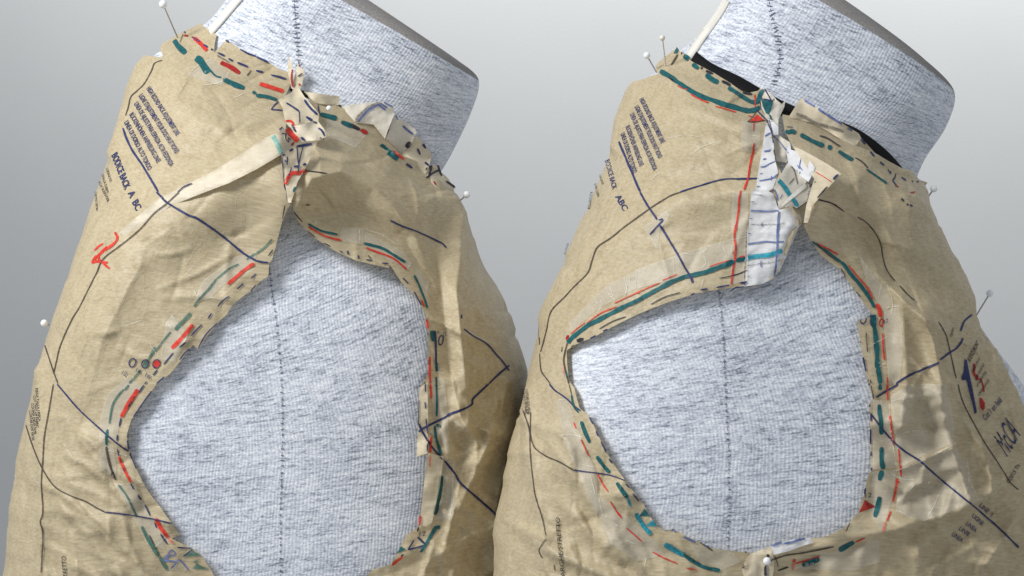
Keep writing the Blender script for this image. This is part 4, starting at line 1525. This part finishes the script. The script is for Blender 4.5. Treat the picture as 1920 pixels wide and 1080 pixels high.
strokes(RP, '''
teal 9.2 R1 832,400 860,412 890,432 935,462 980,492 1050,535 1110,556 1180,580 1250,602 1310,618 1350,622 1385,612 ; Ra 240,425 280,405 305,385
teal 11.5 R1 890,265 912,280 935,290
teal 9.2 R1 965,312 985,325 1000,335 ; 1015,358 1050,384
teal 10.3 R1 1092,415 1120,442 1160,465
teal 8.0 R1 1215,493 1260,520 1300,545 1350,575 1390,572 ; Ra 200,340 240,335 285,300 300,240 335,180
black 5 R1 860,245 880,265 ; 950,298 968,308 ; 1060,380 1072,384 ; 1090,398 1130,415 ; 1180,455 1230,478 ; 1270,495 1310,522 1350,530
brown 4 R1 895,365 915,335 932,305
black 4 R1 880,430 915,460
red 3.0 R1 930,480 950,490 985,503
red 2.6 R1 1003,528 1050,555 1107,578 ; 1145,597 1200,612 1260,630
red 3.0 Ra 230,240 235,300 235,400
red 2.5 Ra 222,580 218,690 ; 150,500 200,515
red 3.2 R1 1363,805 1355,860 1338,940 1325,1010 1308,1065
red 3.6 Rb 225,0 190,100 165,230 150,340 125,420 100,495
red 4.0 Rb 60,505 40,600 35,720 15,860 0,1000
red 4.0 Rc 148,0 130,90 125,200 140,330 130,480 110,600 80,820
teal 8.0 R3 312,850 345,815 420,755 500,712 600,660 680,622 770,575 850,530 940,487 1000,470 1070,455 1130,435 1190,415 1250,393
teal 9.2 Rc 0,550 60,530 120,510 ; 150,505 200,480 280,470
bteal 8.6 Rc 270,472 380,445 500,428 620,405 700,385 770,358
navy 5 Rc 105,515 140,500 ; 255,470 290,472 ; 688,385 706,382
red 2.0 R3 330,800 370,765 410,735 ; 420,737 500,680 590,645 ; 575,625 700,567 830,510 ; 845,497 930,462 ; 1110,420 1160,402 1220,385
red 4.0 R3 700,568 718,562
pink 7 Rc 110,420 130,350
red 2.4 Rc 190,445 295,425
brown 3 R3 310,850 298,900 290,950 300,1000 312,1050 318,1078
teal 4.0 R3 300,1000 312,1050 ; R5 335,60 345,120 372,160
brown 2 R3 282,870 278,900 ; 320,885 345,860 ; R5 320,0 335,60
pink 2 R3 290,960 293,1040
teal 6.9 R5 388,210 410,270 436,330
teal 6.9 R5 477,405 510,455 548,500
teal 8.0 R5 588,555 620,600 650,640
bteal 4.5 R5 650,640 672,690
bteal 8.0 R5 697,727 720,770 740,800 785,845
bteal 9.2 R5 857,900 910,932 970,965
teal 6.9 R5 965,960 1020,1000 1080,1030 1170,1050
red 2.6 R5 347,215 360,250 ; 388,310 410,360 432,407 ; 480,505 510,562 540,605 ; 552,660 590,720 620,757 ; 643,810 690,850 730,885 ; 790,945 860,980 930,1010 ; 980,1035 1040,1048
red 4.0 R5 592,720 612,745
navy 3 R3 1320,507 1285,513 ; 1225,523 1150,537 ; 1100,545 1060,550 ; 1030,570 970,593 ; 920,608 885,620 ; 835,640 765,670 ; 705,692 690,700 ; 650,720 585,750 ; 545,770 510,783 ; 470,807 410,840
black 1.8 R3 1165,485 1220,475 1300,452 ; 945,565 860,590 780,632 ; 640,700 560,730 490,770
navy 3 R5 433,180 455,225 ; 472,265 485,295 ; 500,325 530,385 ; 545,420 562,445 ; 640,560 660,585 ; 680,615 715,660
blue 4 R5 895,815 920,830 ; 965,860 1035,890 ; 1085,910 1125,917 ; 1170,925 1245,932 ; 1285,940 1320,947
brown 2.6 R5 1035,880 1080,905 1130,940
navy 4 R1 600,795 640,890 680,985 720,1078 ; R3 720,0 745,45 775,95 815,155 ; 830,185 870,250 930,350 970,420 1000,470 1015,510
navy 3 R3 775,240 850,155 ; 825,158 848,150
navy 2.8 R1 945,1078 1020,1055 1100,1030 1190,1008 1290,1005 1385,1003 ; Rb 0,367 130,360 270,355
brown 2.6 R3 950,0 905,15 865,35 770,95 640,190 560,255 480,310 450,385 425,455 360,520 300,585 220,670 195,770 180,830 160,900
brown 2.4 R3 150,760 155,860 ; 155,905 158,960 165,1010 190,1045 215,1078
navy 3 R5 210,0 240,35 270,55 310,85 345,120 385,150
brown 2.6 R5 45,90 70,170 90,230 105,300 120,345 145,375 200,410 260,435 305,460 345,483
navy 2.4 R5 345,483 400,492 470,500 560,515 640,545
brown 2.2 R5 105,160 100,300 105,430 125,600 145,680 165,740 190,850 ; 190,870 155,925 152,945 170,980 ; 235,1015 240,1050
blue 3 Rb 170,752 280,757 400,760 520,748 ; Rc 300,272 400,258 540,240 680,245 795,235
blue 3.4 Rb 460,480 495,550 512,620 512,690 ; 528,760 520,850 515,960 507,1080 ; Rc 705,0 700,100 700,240 695,400 685,550 665,705
grey 1.6 Rb 180,925 300,925 420,918 520,918 600,900 ; 190,550 270,555 360,575 ; 525,740 600,715 700,700 ; Rc 300,560 370,552 480,530 585,525 680,510 750,480
blue 2.6 Rb 322,900 322,945 ; 435,325 430,380 ; Rc 495,0 493,30 ; 480,495 480,580 ; 370,553 380,551 ; 580,527 592,524
blue 1.8 Rb 180,645 225,643 ; 155,850 205,848 ; 150,1032 185,1030 ; 290,300 325,292 ; 245,455 295,452 ; 330,120 370,113 ; Rc 300,130 345,125 ; 300,710 330,703 ; 300,420 345,410
blue 2.6 Rb 300,213 350,210 410,175 480,145 ; 280,383 400,365 470,340 515,300 ; 340,25 410,10 ; Ra 355,755 390,730 425,710 ; 355,935 405,935 420,910 ; 330,1040 370,1030
black 1.4 Rc 290,60 285,200 275,400 265,560 260,830
navy 2.4 Rc 60,915 110,880 150,858 260,845
navy 3.4 Rc 195,798 290,775
black 1.8 Rc 20,712 130,690 230,650 298,625
bteal 8.6 Rb 515,368 580,440 640,530 675,580 ; 690,590 730,650 765,700
teal 5.0 Rb 488,140 520,190 540,230 552,285
navy 2.4 Ra 350,170 390,240 435,320 ; 440,330 470,290 ; 305,295 380,305 450,325 ; 250,430 300,480 365,545 ; 375,545 410,640 440,720 460,850 490,1060
brown 2 Ra 140,578 180,545 250,455 ; 140,578 250,575 365,555 ; 258,125 250,190 ; 400,540 450,720
blue 2 Ra 580,880 620,920 ; 450,740 540,830 640,960 ; Rb 800,110 785,170 780,210 815,255 ; 750,190 780,240 ; 785,270 775,300 ; 540,610 570,550
brown 2 Rb 905,465 930,430 975,390 ; 740,735 800,690 870,645 ; 680,210 720,270 760,430 ; 720,350 650,430 ; 460,0 488,140
red 1.8 Rb 975,275 1050,320 1120,365 1180,405
navy 4 Rb 1195,370 1225,335 1255,310
black 3 Rb 1000,595 1040,550 1120,455
black 2.2 Rb 1005,618 1080,635 1165,660 1240,690 ; R4 285,42 360,65 430,110
blue 4.5 Ra 805,285 900,350 1000,410 1060,455 1110,490 ; 1110,490 1200,540 1300,610 ; 1370,650 1430,690
grey 6 Ra 740,480 830,510 930,570 1050,620 1140,635 ; 1150,640 1240,670 1330,690
grey 4 Ra 1040,745 1120,780 1200,830 1290,880 ; 620,635 700,645
brown 3 Ra 548,510 555,570 570,640
teal 8.0 Ra 590,680 640,700 690,690 735,720
navy 6 Ra 530,665 570,665
teal 8.0 Ra 790,735 880,780 980,830 1080,875
teal 9.2 Ra 1125,880 1180,900
teal 7.5 Ra 1260,935 1340,990 1440,1045
dred 3.0 Ra 530,600 545,610 ; 580,635 590,640
teal 4.0 R2 555,952 610,990 670,1030
brown 3 R2 490,885 530,910 565,945 ; 290,762 340,780 405,825
navy 4 R2 525,780 548,812 ; 575,852 598,880 ; 630,910 655,930 ; 750,995 778,1015 ; 835,1023 850,1020
navy 3 R2 675,950 685,975 ; 690,960 690,980 ; 705,1000 705,1020 730,1050
black 3 R2 720,975 710,1010 ; 810,1015 815,1025
dred 3.0 R2 715,1045 735,1050 ; R4 800,5 830,0
navy 4 R4 750,35 765,50 ; 780,65 790,75 ; 800,70 815,80
red 3.2 R4 275,290 330,315 395,352 ; 455,415 500,470 560,540 590,605
teal 4.5 R4 250,280 290,308 330,332 415,395
teal 6.9 R4 415,395 450,440 500,500 550,565 600,650
red 8.0 R4 610,630 625,660 635,705
red 3.4 R4 645,795 648,870 655,945 ; 670,1040 675,1078 ; R6 675,0 672,40 675,95 ; 683,175 692,240 705,345 ; 735,365 742,440 750,522 ; 690,715 668,770
red 4.0 R6 728,530 720,590 705,665 ; 730,545 740,555
pink 5 R6 660,775 645,832
teal 9.2 R4 592,690 600,770 ; 598,760 610,850 615,940 622,1010 632,1078
teal 8.0 R6 632,0 630,35 ; 625,115 628,160 636,220 637,285
teal 9.2 R6 637,355 640,420 650,480 ; 642,487 625,542 ; 632,635 620,680 598,748
teal 9.2 R6 400,937 440,915 485,890 ; 195,1022 240,1005 290,985
red 3.0 R6 490,890 545,868 ; 155,1010 220,992 290,968
red 6.9 R6 152,985 145,1005
pink 7 R6 145,1005 138,1048
navy 3.4 R4 500,735 510,800 ; 520,840 522,880 ; 535,930 550,1010 ; R6 568,-5 572,15 ; 572,130 580,90 592,88 ; 580,170 580,210 ; 577,255 577,340 ; 580,380 580,445 ; 580,465 585,487 ; 560,495 557,542 ; 548,585 543,620
brown 2.6 R4 552,790 560,900 ; 562,1050 565,1075 ; 577,1055 580,1078 ; R6 580,10 595,85 ; 440,830 462,780
navy 3.6 R6 400,820 425,808 447,790 ; 310,855 355,838
brown 2.6 R4 410,430 435,475 ; 495,560 520,590 ; 270,285 330,345 400,395
black 2 R4 505,140 545,165 580,200 612,245 635,300 645,360 660,420 685,465 715,500 ; 740,525 780,570 825,610
navy 3.8 R4 720,1078 770,1045 830,1015 900,985 965,960 ; 968,945 1020,905 1060,880 1088,845 1095,820 ; 1085,782 1095,750 1110,720 1150,690
black 1.8 R4 960,730 990,780 1010,830 1035,940 1060,1050 ; R6 1070,0 1090,80 1120,150 1170,240 1220,330 1280,420 1330,500 1370,560 1410,595
navy 3.8 R6 730,0 670,38 610,75
navy 3.4 R6 570,155 630,235 700,320 770,378 850,430 920,490 1000,560 1080,625 1160,690 1230,750 1290,800 1350,860 1412,920
brown 3 R6 0,1000 100,965 200,950 300,930 370,915
blue 4.5 Rh 690,270 780,240 870,205 ; 880,235 1000,210 1090,180 1180,165 1260,150
navy 3.4 Rh 1465,120 1520,95 1580,72 ; 0,320 60,325 120,330 ; 230,345 320,365
black 7 Rh 620,560 610,640 605,720 ; 630,440 655,400
brown 2 Rh 250,610 265,570 270,540 ; 265,600 295,570 ; 745,430 770,490 795,590
black 4 Rh 790,640 870,610 945,585
''')
strokes(RP, '''
white 1.17 R3 905,360 912,440 ; 950,340 1010,350 1060,345 1100,320 ; 1100,310 1080,350 1090,400 1060,430 ; 1180,300 1205,350 1195,380 ; 1230,270 1330,250 ; 490,590 505,640 480,670 ; 460,590 480,630 ; 550,530 570,590 ; 540,570 580,610 ; 630,480 645,540 630,590 ; 660,470 665,520 ; 700,440 695,540 ; 1080,480 1060,540
white 1.17 R5 270,290 330,285 400,300 ; 440,510 460,590 470,640 ; 490,640 510,750 ; 560,780 600,800 ; 600,900 640,880 690,900 ; 760,950 740,1040 ; 380,450 470,470 ; 260,90 310,85
white 1.17 R4 500,320 520,370 560,430 540,470 ; 640,510 620,600 ; 660,650 740,640 ; 560,870 640,830 690,800 ; 690,830 720,860 ; 620,960 660,970 ; 600,1000 660,960 ; 670,520 700,620 690,700
white 1.3 R6 680,100 760,75 800,20 ; 720,290 800,265 860,262 ; 690,490 740,480 850,440 970,380 1060,330 ; 600,300 640,320 690,310 ; 820,570 770,630 750,680 ; 820,570 890,575 910,540 ; 680,490 740,530 820,540 ; 730,710 780,740 830,760 ; 1120,430 1130,540 1110,630 ; 1130,540 1170,620 1190,670 ; 1190,660 1250,630 1320,560 ; 960,620 930,690 900,740 ; 680,110 690,250 720,460
white 1.04 R1 1340,760 1400,770 ; 1000,880 1060,830 1140,800 ; 880,780 960,760 1050,770 ; 600,960 640,930 ; 780,1010 830,970
''')
RP.blob('red', 'R1 1335,683 1378,642 1425,680')
RP.blob('teal', 'Ra 310,310 455,322 435,420 400,490 365,470 335,400')
RP.blob('teal', 'Ra 400,480 430,500 450,570 430,570')
RP.blob('black', 'R3 362,830 380,820 402,820 400,835 380,846 365,845')
RP.blob('dred', 'R3 300,820 310,805 322,805 318,825 305,835')
RP.blob('teal', 'R5 715,745 745,700 775,742')
RP.blob('bteal', 'R5 750,798 792,765 818,802')
RP.blob('dred', 'R6 545,652 607,690 512,725')
RP.blob('navy', 'P 1809,673 1813,675 1832,773 1828,776 1812,712 1804,713 1803,706 1807,698')
RP.blob('dred', 'Rg 345,255 360,250 390,290 390,340 372,360 350,330')
RP.ring('navy', 1619, 600, 5, 7, 0.3, 2.6)
RP.ring('navy', 1637, 602, 4.5, 9, 0.1, 2.6)
RP.ring('dred', 1653, 605, 3.5, 7, 0.1, 3)
RP.blob('teal', 'P 1632,590 1643,590 1642,610 1634,612')
RP.stroke('dred', 4, pts('Rf 590,910 610,980 600,1080 660,1180'))
RP.stroke('dred', 3, pts('P 1826,682 1827,700 1834,706 1831,712 1838,710 1843,722 1845,735'))
RP.text('navy', '12', (1658, 607), (1665, 604), (0, -8))
RP.text('navy', '14', (1627, 598), (1633, 596), (0, -7))
RP.text('navy', '12', (1622, 934), (1634, 932), (1, -9))
qq = lambda r, x, y: (REG[r][0] + x / REG[r][2], REG[r][1] + y / REG[r][2])
for s_, a, b in (('HIGH ROUND BACK ADJUSTMENT LINE', (715, 560), (838, 808)), ("LIGNE D'AJUSTEMENT POUR DOS HAUT ROND", (688, 602), (823, 893)),
                 ('LINEA DE AJUSTE PARA ESPALDA ALTA REDONDA', (662, 645), (795, 962)), ('RÜCKENHÖHEN ANPASSUNG LINIE', (637, 715), (718, 938)),
                 ('LINEA DI DORSO ALTO TONDO', (610, 755), (680, 978))):
    RP.text('navy', s_, qq('R1', *a), qq('R1', *b), (8, -5), 0.02)
RP.text('navy', 'BODICE BACK', qq('R1', 522, 905), qq('R1', 565, 1068), (9, -4), 0.02)
RP.text('navy', 'ABC', qq('R3', 578, 25), qq('R3', 625, 108), (10, -6), 0.02)
RP.text('black', 'CORSAGE DOS', qq('R1', 488, 985), qq('R1', 505, 1040), (4, -2), 0.01)
RP.text('black', 'ESPALDA CUERPO', qq('R1', 462, 1035), qq('R1', 480, 1110), (4, -2), 0.01)
RP.text('black', 'RÜCKENTEIL', qq('R3', 440, 0), qq('R3', 425, 95), (5, 0), 0.01)
RP.text('black', 'ALLONGER', qq('R3', 300, 355), qq('R3', 322, 290), (-4, -2))
for i_ in range(3):
    RP.text('black', ('CUT TWO OF FABRIC', 'COUPER DEUX FOIS', 'CORTAR DOS VECES')[i_], qq('R5', 55 + 11 * i_, 30), qq('R5', 75 + 9 * i_, 170), (4, -0.5), 0.01)
RP.text('black', 'LARGHE/STRETTO', (1060, 1088), (1049, 970), (-8.5, -0.5), 0.005)
RP.text('navy', 'LINE  1', qq('R6', 1188, 690), qq('R6', 1255, 748), (5, -7), 0.012)
RP.text('navy', 'LIGNE', qq('R6', 1146, 748), qq('R6', 1205, 798), (5, -7), 0.012)
RP.text('navy', 'LINEA', qq('R6', 1111, 792), qq('R6', 1166, 836), (5, -7), 0.012)
RP.text('navy', 'LINIE', qq('R6', 1072, 820), qq('R6', 1126, 858), (5, -7), 0.012)
RP.text('navy', 'LINEA', qq('R6', 1032, 852), qq('R6', 1088, 893), (5, -7), 0.012)
RP.text('navy', 'Cut 1 on fold', (1848, 789), (1880, 752), (-7, -9), 0.012)
RP.text('navy', 'McCA', (1889, 857), (1914, 816), (-27, -41), 0.0)
RP.text('black', '©2015 Th', (1892, 908), (1913, 874), (-5, -6), 0.01)
RP.text('black', 'BODICE FRONT', (1819, 680), (1836, 645), (-5, -8), 0.02)
RP.text('black', 'CORSAGE DEVANT', (1824, 700), (1839, 672), (-3, -4), 0.01)
RP.text('black', 'CUERPO DELANTERO', (1830, 714), (1847, 684), (-3, -4), 0.01)
RP.text('black', 'VORDERTEIL', (1833, 727), (1851, 697), (-3, -4), 0.01)
RP.text('black', 'CORPINO DAVANTI', (1836, 744), (1856, 714), (-3, -4), 0.01)
RP.text('black', 'GRAIN', (1785, 632), (1790, 615), (-4, -2), 0.01)
pin((1213, 104), (1234, 141), 1.09, 1.108, 0.0019, 'white ball pin leaning left at the back neck corner of the right paper bodice', group=GB)
pin((1242, 71), (1249, 130), 1.075, 1.092, 0.0016, 'ivory pin with pale upright shaft at the back neck corner of the right paper bodice', TWILL, PINIVORY, GB)
pin((1751, 354), (1720, 398), 1.085, 1.095, 0.0020, 'white ball pin below the front neck point of the right paper bodice', group=GB)
pin((1856, 550), (1818, 612), 1.05, 1.055, 0.0020, 'white ball pin on the bust edge of the right paper bodice', group=GB)
pin((1438, 1052), (1440, 1085), 0.955, 0.968, 0.0019, 'white ball pin under the armhole of the right paper bodice', group=GB)
